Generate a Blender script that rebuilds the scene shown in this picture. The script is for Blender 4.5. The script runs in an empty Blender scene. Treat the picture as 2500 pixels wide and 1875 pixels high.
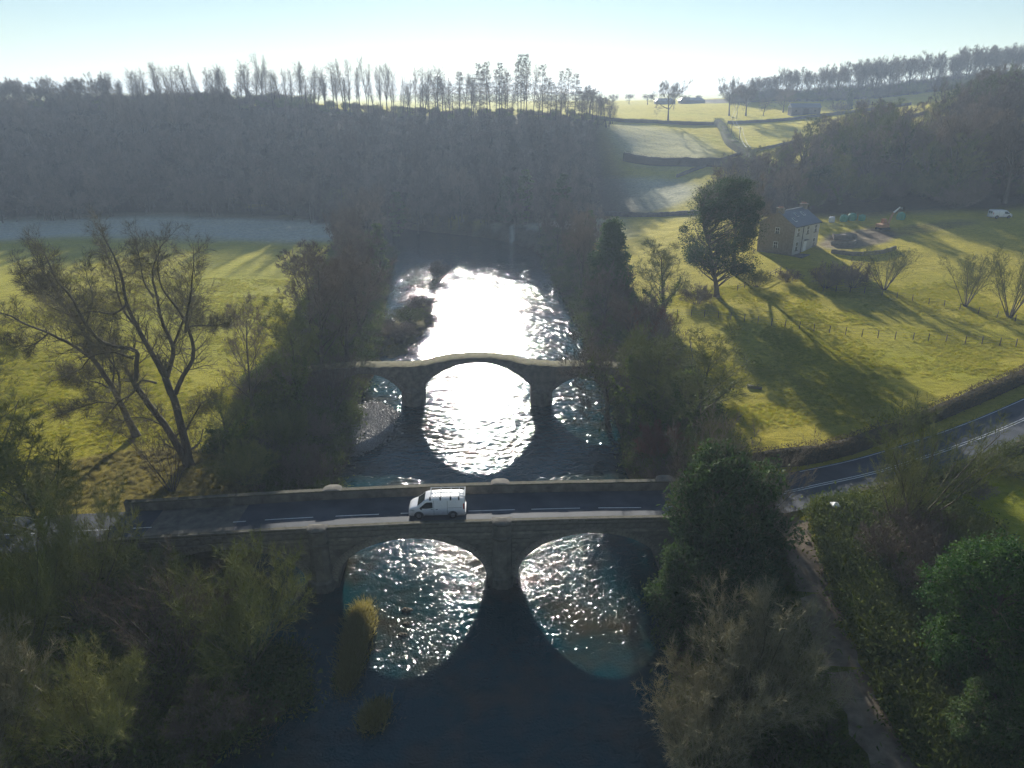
import bpy, math, random
import numpy as np
from mathutils import Vector, Matrix

# ------------------------------------------------------------------ camera, sky, sun, exposure
SC = bpy.context.scene
COL = SC.collection
R = math.radians
SUN_EL, SUN_AZ = 15.9, -2.8            # degrees; azimuth measured from +Y towards +X
CAM_Z = 40.0

cam_d = bpy.data.cameras.new('camera')
cam = bpy.data.objects.new('camera', cam_d)
COL.objects.link(cam)
cam.location = (0, 0, CAM_Z)
cam.rotation_euler = (R(90 - 21.8), 0, 0)
cam_d.sensor_width = 36.0
cam_d.lens = 36.0 * 710 / 1024
cam_d.clip_start = 0.5
cam_d.clip_end = 20000
SC.camera = cam

world = bpy.data.worlds.new('World')
SC.world = world
world.use_nodes = True
wn = world.node_tree
bg = wn.nodes['Background']
sky = wn.nodes.new('ShaderNodeTexSky')
sky.sky_type = 'NISHITA'
sky.sun_disc = False
sky.sun_elevation = R(SUN_EL)
sky.sun_rotation = R(SUN_AZ)
sky.altitude = 0
sky.air_density = 1.0
sky.dust_density = 0.03
sky.ozone_density = 2.0
wn.links.new(sky.outputs[0], bg.inputs[0])
bg.inputs[1].default_value = 0.05

sun_d = bpy.data.lights.new('sun', 'SUN')
sun_d.energy = 5.0
sun_d.angle = R(0.5)
sun_d.color = (1.0, 0.95, 0.86)
sun = bpy.data.objects.new('sun', sun_d)
COL.objects.link(sun)
sdir = Vector((math.sin(R(SUN_AZ)) * math.cos(R(SUN_EL)), math.cos(R(SUN_AZ)) * math.cos(R(SUN_EL)), math.sin(R(SUN_EL))))
sun.rotation_euler = sdir.to_track_quat('Z', 'Y').to_euler()
sun.location = (0, 0, 120)

vs = SC.view_settings
vs.view_transform = 'Standard'
vs.look = 'None'
vs.exposure = 1.0
vs.gamma = 1.0
vs.use_curve_mapping = False
SC.render.engine = 'CYCLES'
cy = SC.cycles
cy.max_bounces = 4
cy.diffuse_bounces = 2
cy.glossy_bounces = 2
cy.transmission_bounces = 3
cy.transparent_max_bounces = 6
cy.volume_bounces = 0
cy.caustics_reflective = False
cy.caustics_refractive = False
cy.sample_clamp_indirect = 4.0
cy.use_adaptive_sampling = True
cy.adaptive_threshold = 0.03

# ------------------------------------------------------------------ helpers
def tag(o, label=None, cat=None, group=None, kind=None):
    if label: o['label'] = label
    if cat: o['category'] = cat
    if group: o['group'] = group
    if kind: o['kind'] = kind
    return o

def empty(name, loc=(0, 0, 0), rz=0.0):
    o = bpy.data.objects.new(name, None)
    o.empty_display_size = 0.5
    COL.objects.link(o)
    o.location = loc
    o.rotation_euler = (0, 0, rz)
    return o

def np_mesh(name, V, F, mat=None, smooth=False):
    """V (n,3); F (m,3) or (m,4) integer array."""
    V = np.asarray(V, dtype=np.float32); F = np.asarray(F, dtype=np.int32)
    me = bpy.data.meshes.new(name)
    k = F.shape[1]
    me.vertices.add(len(V)); me.vertices.foreach_set('co', V.ravel())
    me.loops.add(F.size); me.loops.foreach_set('vertex_index', F.ravel())
    me.polygons.add(len(F))
    me.polygons.foreach_set('loop_start', np.arange(0, F.size, k, dtype=np.int32))
    me.polygons.foreach_set('loop_total', np.full(len(F), k, dtype=np.int32))
    me.polygons.foreach_set('use_smooth', np.full(len(F), bool(smooth)))
    me.update(calc_edges=True)
    me.validate()
    if mat: me.materials.append(mat)
    return me

def pobj(name, me, parent=None, loc=None):
    o = bpy.data.objects.new(name, me)
    COL.objects.link(o)
    if parent: o.parent = parent
    if loc is not None: o.location = loc
    return o

class MB:
    """Collects polygons of any size; build() links them as one mesh object."""
    def __init__(s): s.v = []; s.f = []
    def add(s, verts, faces):
        n = len(s.v); s.v += [tuple(p) for p in verts]; s.f += [tuple(i + n for i in f) for f in faces]
        return s
    def box(s, x0, x1, y0, y1, z0, z1, M=None):
        c = [Vector((x, y, z)) for z in (z0, z1) for y in (y0, y1) for x in (x0, x1)]
        if M is not None: c = [M @ p for p in c]
        return s.add(c, [(0, 2, 3, 1), (4, 5, 7, 6), (0, 1, 5, 4), (2, 6, 7, 3), (0, 4, 6, 2), (1, 3, 7, 5)])
    def prism(s, poly, y0, y1, M=None):
        """polygon in x,z extruded along y"""
        n = len(poly)
        c = [Vector((x, y0, z)) for x, z in poly] + [Vector((x, y1, z)) for x, z in poly]
        if M is not None: c = [M @ p for p in c]
        f = [tuple(range(n)), tuple(range(2 * n - 1, n - 1, -1))] + [(i, i + n, (i + 1) % n + n, (i + 1) % n) for i in range(n)]
        return s.add(c, f)
    def cyl(s, p0, p1, r0, r1=None, n=8, caps=True):
        r1 = r0 if r1 is None else r1
        p0, p1 = Vector(p0), Vector(p1); d = (p1 - p0).normalized()
        a = d.orthogonal().normalized(); b = d.cross(a)
        c = [p + (a * math.cos(2 * math.pi * i / n) + b * math.sin(2 * math.pi * i / n)) * r for p, r in ((p0, r0), (p1, r1)) for i in range(n)]
        f = [(i, (i + 1) % n, (i + 1) % n + n, i + n) for i in range(n)]
        if caps: f += [tuple(range(n - 1, -1, -1)), tuple(range(n, 2 * n))]
        return s.add(c, f)
    def build(s, name, mat, parent=None, smooth=False, loc=None, rz=None, bevel=0.0):
        me = bpy.data.meshes.new(name); me.from_pydata(s.v, [], s.f)
        if mat: me.materials.append(mat)
        if smooth:
            for p in me.polygons: p.use_smooth = True
        me.update()
        o = pobj(name, me, parent, loc)
        if rz is not None: o.rotation_euler = (0, 0, rz)
        if bevel:
            m = o.modifiers.new('bevel', 'BEVEL'); m.width = bevel; m.segments = 2; m.limit_method = 'ANGLE'
        return o

def hash2(i, j, seed):
    h = (i.astype(np.int64) * 374761393 + j.astype(np.int64) * 668265263 + seed * 982451653) & 0xffffffff
    h = ((h ^ (h >> 13)) * 1274126177) & 0xffffffff
    h = h ^ (h >> 16)
    return (h & 0xffff) / 65535.0

def vnoise(x, y, scale, seed=0):
    x = np.asarray(x, float) / scale; y = np.asarray(y, float) / scale
    i = np.floor(x); j = np.floor(y); fx = x - i; fy = y - j
    fx = fx * fx * (3 - 2 * fx); fy = fy * fy * (3 - 2 * fy)
    a = hash2(i, j, seed); b = hash2(i + 1, j, seed); c = hash2(i, j + 1, seed); d = hash2(i + 1, j + 1, seed)
    return (a * (1 - fx) + b * fx) * (1 - fy) + (c * (1 - fx) + d * fx) * fy

def fnoise(x, y, scale, seed=0, octv=4):
    t = 0; a = 0.5; n = 0
    for k in range(octv):
        t = t + a * vnoise(x, y, scale / 2 ** k, seed + k * 17); n += a; a *= 0.5
    return t / n

def sstep(a, b, x):
    t = np.clip((np.asarray(x, float) - a) / (b - a), 0, 1)
    return t * t * (3 - 2 * t)

# ------------------------------------------------------------------ materials
def new_mat(name):
    m = bpy.data.materials.new(name); m.use_nodes = True
    return m, m.node_tree, m.node_tree.nodes['Principled BSDF']

def noise_node(nt, scale, detail=5, rough=0.6, coord='Object', stretch=None, rot=0.0):
    tc = nt.nodes.new('ShaderNodeTexCoord')
    n = nt.nodes.new('ShaderNodeTexNoise'); n.inputs['Scale'].default_value = scale
    n.inputs['Detail'].default_value = detail; n.inputs['Roughness'].default_value = rough
    src = tc.outputs[coord]
    if rot:
        mr = nt.nodes.new('ShaderNodeMapping'); mr.inputs['Rotation'].default_value = (0, 0, rot)
        nt.links.new(src, mr.inputs[0]); src = mr.outputs[0]
    if stretch:
        mp = nt.nodes.new('ShaderNodeMapping'); mp.inputs['Scale'].default_value = stretch
        nt.links.new(src, mp.inputs[0]); src = mp.outputs[0]
    nt.links.new(src, n.inputs['Vector'])
    return n

def ramp(nt, fac, stops):
    r = nt.nodes.new('ShaderNodeValToRGB')
    e = r.color_ramp.elements
    while len(e) < len(stops): e.new(0.5)
    for k, (p, c) in enumerate(stops):
        e[k].position = p; e[k].color = (*c, 1)
    nt.links.new(fac, r.inputs[0])
    return r

def add_bump(nt, bsdf, height, strength, dist=0.1):
    b = nt.nodes.new('ShaderNodeBump'); b.inputs['Strength'].default_value = strength; b.inputs['Distance'].default_value = dist
    nt.links.new(height, b.inputs['Height']); nt.links.new(b.outputs[0], bsdf.inputs['Normal'])
    return b

def pmat(name, c0, c1, scale=2.0, rough=0.8, bump=0.3, bdist=0.05, metal=0.0, spec=0.4, detail=6, stretch=None, coord='Object'):
    m, nt, b = new_mat(name)
    n = noise_node(nt, scale, detail, stretch=stretch, coord=coord)
    r = ramp(nt, n.outputs['Fac'], [(0.32, c0), (0.68, c1)])
    nt.links.new(r.outputs[0], b.inputs['Base Color'])
    b.inputs['Roughness'].default_value = rough; b.inputs['Metallic'].default_value = metal
    b.inputs['Specular IOR Level'].default_value = spec
    if bump:
        n2 = noise_node(nt, scale * 5, 4, stretch=stretch, coord=coord); add_bump(nt, b, n2.outputs['Fac'], bump, bdist)
    return m

def leaf_mat(name, c0, c1, trans=0.35, rough=0.45, spec=0.4, scale=1.5):
    """thin plant matter: diffuse + gloss with some light coming through"""
    m, nt, b = new_mat(name)
    n = noise_node(nt, scale, 4)
    oi = nt.nodes.new('ShaderNodeObjectInfo')
    ad = nt.nodes.new('ShaderNodeMath'); ad.operation = 'MULTIPLY_ADD'
    nt.links.new(oi.outputs['Random'], ad.inputs[0]); ad.inputs[1].default_value = 0.35; ad.inputs[2].default_value = -0.17
    sm = nt.nodes.new('ShaderNodeMath'); sm.operation = 'ADD'
    nt.links.new(n.outputs['Fac'], sm.inputs[0]); nt.links.new(ad.outputs[0], sm.inputs[1])
    r = ramp(nt, sm.outputs[0], [(0.3, c0), (0.7, c1)])
    nt.links.new(r.outputs[0], b.inputs['Base Color'])
    b.inputs['Roughness'].default_value = rough; b.inputs['Specular IOR Level'].default_value = spec
    if trans:
        t = nt.nodes.new('ShaderNodeBsdfTranslucent'); nt.links.new(r.outputs[0], t.inputs[0])
        mx = nt.nodes.new('ShaderNodeMixShader'); mx.inputs[0].default_value = trans
        nt.links.new(b.outputs[0], mx.inputs[1]); nt.links.new(t.outputs[0], mx.inputs[2])
        nt.links.new(mx.outputs[0], nt.nodes['Material Output'].inputs[0])
    return m

M = {}
M['bark'] = pmat('bark', (.05, .042, .028), (.15, .125, .085), 1.2, .85, .5, .04, stretch=(1, 1, .25))
M['bark_mossy'] = pmat('bark_mossy', (.06, .06, .025), (.15, .13, .08), .9, .85, .5, .04, stretch=(1, 1, .3))
M['twig'] = leaf_mat('twig', (.13, .098, .068), (.25, .20, .145), 0.0, .8, .12, .35)
M['twig_olive'] = leaf_mat('twig_olive', (.11, .13, .032), (.27, .26, .08), 0.0, .8, .12, .35)
M['twig_grey'] = leaf_mat('twig_grey', (.095, .082, .052), (.19, .165, .105), 0.0, .8, .1, .35)
M['twig_red'] = leaf_mat('twig_red', (.15, .065, .035), (.26, .12, .07), 0.0, .8, .12, .35)
M['twig_pale'] = leaf_mat('twig_pale', (.15, .14, .075), (.32, .28, .17), 0.0, .75, .15, .35)
M['leaf_dark'] = leaf_mat('leaf_dark', (.03, .065, .02), (.085, .13, .036), .25, .7, .1, .5)
M['leaf_holly'] = leaf_mat('leaf_holly', (.03, .085, .016), (.11, .18, .036), .25, .7, .1, .6)
M['ivy_leaf'] = leaf_mat('ivy_leaf', (.05, .085, .015), (.15, .19, .035), .35, .6, .2, .5)
M['larch_twig'] = leaf_mat('larch_twig', (.10, .08, .05), (.17, .13, .085), 0, .6, .4, .4)
M['bramble'] = leaf_mat('bramble', (.06, .095, .02), (.18, .20, .05), .25, .75, .12, .25)
M['dry_grass'] = leaf_mat('dry_grass', (.22, .19, .05), (.40, .34, .12), .45, .5, .3, .8)
M['pasture_grass'] = leaf_mat('pasture_grass', (.30, .32, .03), (.50, .43, .07), .45, .8, .05, .8)
M['hedge_leaf'] = leaf_mat('hedge_leaf', (.06, .055, .022), (.17, .13, .065), .2, .8, .1, .6)
M['stone'] = pmat('sandstone', (.13, .115, .09), (.27, .24, .19), 1.6, .9, .6, .03)
M['stone_dark'] = pmat('weathered_stone', (.085, .08, .065), (.19, .17, .135), 1.1, .92, .6, .04)
M['mossy_coping'] = pmat('mossy_coping', (.05, .052, .03), (.14, .125, .085), 2.2, .95, .7, .03)
M['rubble'] = pmat('rubble_stone', (.10, .09, .07), (.24, .21, .165), 1.3, .92, .8, .06)
M['moss_top'] = pmat('mossy_deck', (.07, .07, .022), (.18, .15, .055), 1.4, .95, .8, .06)
M['asphalt'] = pmat('asphalt', (.038, .046, .058), (.080, .089, .104), .35, .75, .25, .01, spec=.25)
M['road_paint'] = pmat('road_paint', (.55, .55, .53), (.78, .78, .75), 3, .6, 0)
M['track'] = pmat('track_earth', (.14, .10, .065), (.27, .21, .14), 1.0, .95, .5, .03)
M['white_paint'] = pmat('white_vehicle_paint', (.72, .73, .74), (.80, .80, .80), .8, .25, 0, spec=.5)
def grime(m, z0, z1, col, amt):
    nt = m.node_tree; b = nt.nodes['Principled BSDF']; old = b.inputs['Base Color'].links[0].from_socket
    tc = nt.nodes.new('ShaderNodeTexCoord'); sp = nt.nodes.new('ShaderNodeSeparateXYZ'); nt.links.new(tc.outputs['Object'], sp.inputs[0])
    mr = nt.nodes.new('ShaderNodeMapRange'); mr.inputs['From Min'].default_value = z1; mr.inputs['From Max'].default_value = z0; nt.links.new(sp.outputs['Z'], mr.inputs['Value'])
    n = noise_node(nt, 3.5, 6); mu = nt.nodes.new('ShaderNodeMath'); mu.operation = 'MULTIPLY'; nt.links.new(mr.outputs[0], mu.inputs[0]); nt.links.new(n.outputs['Fac'], mu.inputs[1])
    m2 = nt.nodes.new('ShaderNodeMath'); m2.operation = 'MULTIPLY'; m2.inputs[1].default_value = amt; nt.links.new(mu.outputs[0], m2.inputs[0])
    mx = nt.nodes.new('ShaderNodeMix'); mx.data_type = 'RGBA'; nt.links.new(m2.outputs[0], mx.inputs[0]); nt.links.new(old, mx.inputs[6]); mx.inputs[7].default_value = (*col, 1)
    nt.links.new(mx.outputs[2], b.inputs['Base Color'])
grime(M['white_paint'], .25, 1.0, (.22, .19, .15), 1.1)
M['glass'] = pmat('dark_glass', (.012, .016, .016), (.03, .04, .04), 1, .06, 0, spec=.6)
M['rubber'] = pmat('rubber', (.018, .018, .018), (.035, .034, .033), 8, .8, .1)
M['steel'] = pmat('wheel_steel', (.18, .18, .19), (.34, .34, .35), 5, .4, 0, metal=.7)
M['black_plastic'] = pmat('black_plastic', (.015, .015, .016), (.03, .03, .03), 5, .5, 0)
M['lamp_lens'] = pmat('lamp_lens', (.35, .37, .38), (.6, .62, .63), 6, .12, 0)
M['red_lens'] = pmat('red_lens', (.28, .01, .008), (.42, .02, .015), 6, .2, 0)
M['rack_metal'] = pmat('rack_white_metal', (.62, .62, .6), (.78, .78, .76), 4, .35, 0)
M['slate'] = pmat('slate_roof', (.11, .125, .15), (.19, .205, .235), 1.8, .5, .35, .02, stretch=(1, 4, 4))
M['render_wall'] = pmat('pale_render', (.40, .38, .34), (.55, .53, .49), .7, .9, .3, .02)
M['gable_stone'] = pmat('gable_rubble', (.16, .14, .11), (.29, .255, .20), 2.2, .92, .8, .05)
M['white_frame'] = pmat('white_frame', (.72, .72, .70), (.82, .82, .80), 4, .5, 0)
M['wood_post'] = pmat('grey_timber', (.10, .085, .06), (.20, .17, .125), 3, .9, .4, .01)
M['orange'] = pmat('orange_digger_paint', (.36, .17, .07), (.48, .25, .12), 3, .6, .1)
M['green_bag'] = pmat('green_tarp', (.04, .22, .14), (.09, .34, .23), 3, .6, .4, .04)
M['white_bag'] = pmat('white_tarp', (.55, .56, .57), (.72, .72, .72), 3, .7, .4, .04)
M['wire'] = pmat('bare_aluminium', (.75, .75, .76), (.85, .85, .86), 3, .3, 0, metal=1.0)
M['wire_dull'] = pmat('fence_wire', (.20, .20, .20), (.3, .3, .3), 3, .5, 0, metal=.8)
M['barn_stone'] = pmat('barn_stone', (.07, .065, .06), (.14, .13, .12), 1, .9, .5, .05)
M['brick_pot'] = pmat('clay_pot', (.32, .15, .09), (.42, .21, .13), 3, .85, .2)
M['wet_rock'] = pmat('wet_rock', (.05, .042, .03), (.13, .11, .075), 3, .8, .4, .03, spec=.1)
M['pebble'] = pmat('river_pebble', (.16, .14, .115), (.36, .32, .27), 1.5, .42, .3, .01, spec=.6)

# ------------------------------------------------------------------ terrain
TPTS = np.array([
 (-30, 28, 2.2), (-48, 28, 3.2), (-28, 44, 2.6), (-45, 45, 3.6), (-70, 35, 4), (-60, 53, 4.1), (-42, 54.5, 4.0), (-90, 52, 4.4),
 (-45, 74, 4), (-33, 66, 3.4), (-80, 75, 4.5), (-120, 100, 5), (-60, 120, 4.5), (-100, 170, 4.6), (-50, 170, 4), (-170, 225, 5), (-75, 218, 4.5),
 (-45, 205, 3.8), (-200, 150, 6), (-32, 95, 3.4), (-36, 135, 3.6), (-165, 236, 6), (-75, 229, 5.6), (-30, 234, 4.5), (5, 240, 5.5),
 (-230, 240, 7), (-165, 285, 21), (-75, 280, 21), (-10, 285, 19.5), (-230, 288, 21), (-230, 328, 34), (-165, 328, 36), (-100, 328, 36), (-40, 328, 32.5), (0, 328, 32), (30, 328, 31),
 (-230, 400, 32), (-100, 420, 35), (0, 420, 33), (44, 300, 20), (40, 270, 13), (30, 255, 9.5),
 (20, 232, 5.8), (50, 225, 7), (58, 258, 12), (70, 320, 22), (78, 380, 30), (57, 480, 36), (118, 400, 31), (137, 520, 37.4), (89, 290, 19.5), (120, 330, 25), (153, 400, 33.3),
 (158, 480, 39.5), (207, 430, 38), (298, 450, 50), (230, 330, 41), (150, 230, 22), (120, 200, 16.5), (200, 220, 27), (85, 210, 13), (95, 245, 17.5),
 (24, 66, 5.2), (37, 69, 5.6), (49, 76, 6), (68, 89, 6.6), (30, 117, 6), (47, 108, 6.4), (74, 99, 6.8), (65, 127, 7.3), (82, 109, 7.2), (100, 125, 8.6),
 (60, 150, 9), (116, 172, 14), (85, 165, 11), (42, 150, 7.8), (37, 125, 6.8), (24, 119, 4.9), (20, 137, 3.8), (22, 170, 4.5), (25, 200, 5), (55, 185, 9.5),
 (28, 59, 5.8), (39, 62.5, 6.0), (56, 71, 6.7), (80, 88, 7.4), (110, 110, 9), (22, 52, 5.0), (23, 40, 4), (23, 31, 3), (43, 53, 5.4), (40, 40, 4.6), (60, 50, 5.8),
 (17, 40, 2.6), (17, 28, 2), (18, 62, 4.6), (20, 80, 4.4), (18, 95, 4.2), (20, 107, 4.6),
 (-420, 100, 9), (-420, 330, 34), (420, 100, 34), (420, 300, 52), (-420, 600, 36), (0, 640, 38), (420, 600, 50), (0, -60, 1.5), (-300, -60, 6), (300, -60, 12), (200, 60, 14), (150, 140, 15),
], float)

def _U(r2): return np.where(r2 > 0, r2 * np.log(np.maximum(r2, 1e-9)), 0)
_S = 100.0
_X = TPTS[:, :2] / _S
_n = len(_X)
_K = _U(((_X[:, None] - _X[None]) ** 2).sum(-1)) + np.eye(_n) * 2e-4
_Pm = np.hstack([np.ones((_n, 1)), _X])
_A = np.block([[_K, _Pm], [_Pm.T, np.zeros((3, 3))]])
_w = np.linalg.solve(_A, np.concatenate([TPTS[:, 2], np.zeros(3)]))

def tps(x, y):
    x = np.clip(x, -430, 430); y = np.clip(y, -70, 650)
    out = np.empty(x.shape)
    fx = x.ravel() / _S; fy = y.ravel() / _S; o = np.empty(fx.shape)
    for s in range(0, len(fx), 20000):
        q = np.stack([fx[s:s + 20000], fy[s:s + 20000]], 1)
        o[s:s + 20000] = _U(((q[:, None] - _X[None]) ** 2).sum(-1)) @ _w[:_n] + _w[_n] + q @ _w[_n + 1:]
    return o.reshape(x.shape)

RIV = np.array([(-40, -22, 13), (20, -20, 11.5), (35, -19.5, 12), (50, -24, 13.5), (58, -24, 14), (65, -20.5, 13.5), (75, -19.5, 13), (91, -22, 15), (100, -22, 14.5), (113, -22.5, 13.5), (131, -25, 12.5),
                (150, -28, 11), (188, -32, 8.5), (206, -34, 6), (222, -48, -6), (240, -75, -36), (255, -110, -72), (262, -128, -95)], float)
def river_d(x, y):
    """metres inside the river (negative outside)"""
    xl = np.interp(y, RIV[:, 0], RIV[:, 1]); xr = np.interp(y, RIV[:, 0], RIV[:, 2])
    d = np.minimum(x - xl, xr - x)
    d = d + (fnoise(x, y, 9, 5, 2) - .5) * 2.0
    return np.where(y > 258, -20.0, d)

ROAD = np.array([(-160, 46.5, 5.2), (-110, 49.5, 4.6), (-60, 52.6, 4.1), (-34, 54.3, 4.35), (-20, 54.8, 5.05), (-8, 55.2, 5.42), (5, 55.7, 5.55), (14, 56.0, 5.52), (21, 56.9, 5.6), (28.5, 59.1, 5.85), (39, 63.0, 6.1),
                 (56, 71.6, 6.75), (76, 84.5, 7.5), (100, 103, 8.8), (150, 140, 15.2)], float)
def catmull(P, step):
    out = []
    n = len(P)
    for i in range(n - 1):
        p0, p1, p2, p3 = P[max(i - 1, 0)], P[i], P[i + 1], P[min(i + 2, n - 1)]
        k = max(2, int(np.linalg.norm(p2 - p1) / step))
        for t in np.arange(k) / k:
            m1 = (p2 - p0) * .5; m2 = (p3 - p1) * .5
            out.append((2 * t ** 3 - 3 * t ** 2 + 1) * p1 + (t ** 3 - 2 * t ** 2 + t) * m1 + (-2 * t ** 3 + 3 * t ** 2) * p2 + (t ** 3 - t ** 2) * m2)
    out.append(P[-1])
    return np.array(out)
ROADC = catmull(ROAD, 1.5)
TRACK = catmull(np.array([(25.8, 57.6, 5.62), (24.6, 53, 5.25), (23.8, 48, 4.9), (22.9, 40, 4.05), (22.6, 33, 3.3), (23.2, 26, 2.9), (24, 15, 2.6)], float), 1.2)

def near_line(x, y, L):
    """distance to polyline and its z there"""
    best = np.full(x.shape, 1e9); bz = np.zeros(x.shape)
    for i in range(len(L)):
        d = (x - L[i, 0]) ** 2 + (y - L[i, 1]) ** 2
        m = d < best
        best = np.where(m, d, best); bz = np.where(m, L[i, 2], bz)
    return np.sqrt(best), bz

def ellip(x, y, cx, cy, rx, ry, ang=0):
    c, s = math.cos(ang), math.sin(ang)
    u = (x - cx) * c + (y - cy) * s; v = -(x - cx) * s + (y - cy) * c
    return np.sqrt((u / rx) ** 2 + (v / ry) ** 2)

BARS = [(-19.6, 130, 4.2, 21, -.06, .8), (-18.6, 85, 3.3, 8.5, .05, .42), (-12.3, 44, .55, 5.0, .06, .16), (-9.6, 37.2, .4, 1.2, -.4, .1), (-24.5, 118, 4, 16, 0, .6),
        (-17.8, 168, 1.6, 5.5, -.1, .5), (-21.5, 66, 2.2, 5, 0, .7), (-20, 39.5, 4.5, 4.5, 0, 1.0)]

def ground_z(x, y):
    x = np.asarray(x, float); y = np.asarray(y, float)
    z = tps(x, y)
    r = np.sqrt(x ** 2 + (y - 200) ** 2)
    far = 36 + 16 * sstep(900, 2200, r) * fnoise(x, y, 700, 3, 3) + 4 * fnoise(x, y, 200, 8, 2) + 10 * sstep(1200, 2600, r)
    far = np.where(y < 0, 12, far)
    w = sstep(520, 800, r)
    z = z * (1 - w) + far * w
    z = z + (fnoise(x, y, 14, 2, 3) - .5) * .5 + (fnoise(x, y, 3.0, 4, 2) - .5) * .16
    # road and track beds
    near = (np.abs(x) < 170) & (y > 0) & (y < 160)
    if near.any():
        xn, yn = x[near], y[near]
        d, rz = near_line(xn, yn, ROADC)
        k = 1 - sstep(3.9, 7.0, d)
        zn = z[near]; onb = (xn > -31) & (xn < 18)
        k = np.where(onb, 0, k)
        zn = zn * (1 - k) + (rz - .10) * k
        d, rz = near_line(xn, yn, TRACK)
        k = 1 - sstep(1.6, 3.2, d); k = np.where(yn > 54.5, 0, k)
        zn = zn * (1 - k) + (rz - .04) * k
        z[near] = zn
    d = river_d(x, y)
    bank = np.where(x < -5, 7.0, 6.0)
    out = sstep(0, 1, -d / bank)
    zb = .12 + np.maximum(z - .12, .1) * out
    z = np.where(d > 0, -.9 * sstep(0, 3, d) + .05, zb)
    for cx, cyy, rx, ry, a, h in BARS:
        e = ellip(x, y, cx, cyy, rx, ry, a) + (fnoise(x, y, 2.2, 31, 2) - .5) * .5
        k = 1 - sstep(.55, 1.15, e)
        z = np.maximum(z, -.9 + (h + .9) * k)
    return z

def gz(x, y): return float(ground_z(np.array([x]), np.array([y]))[0])

def axis(a, b, step, far0, far1, g=1.09):
    c = list(np.arange(a, b + 1e-6, step))
    s = step; p = b
    while p < far1: s *= g; p += s; c.append(p)
    s = step; p = a
    while p > far0: s *= g; p -= s; c.insert(0, p)
    return np.array(c)

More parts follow.
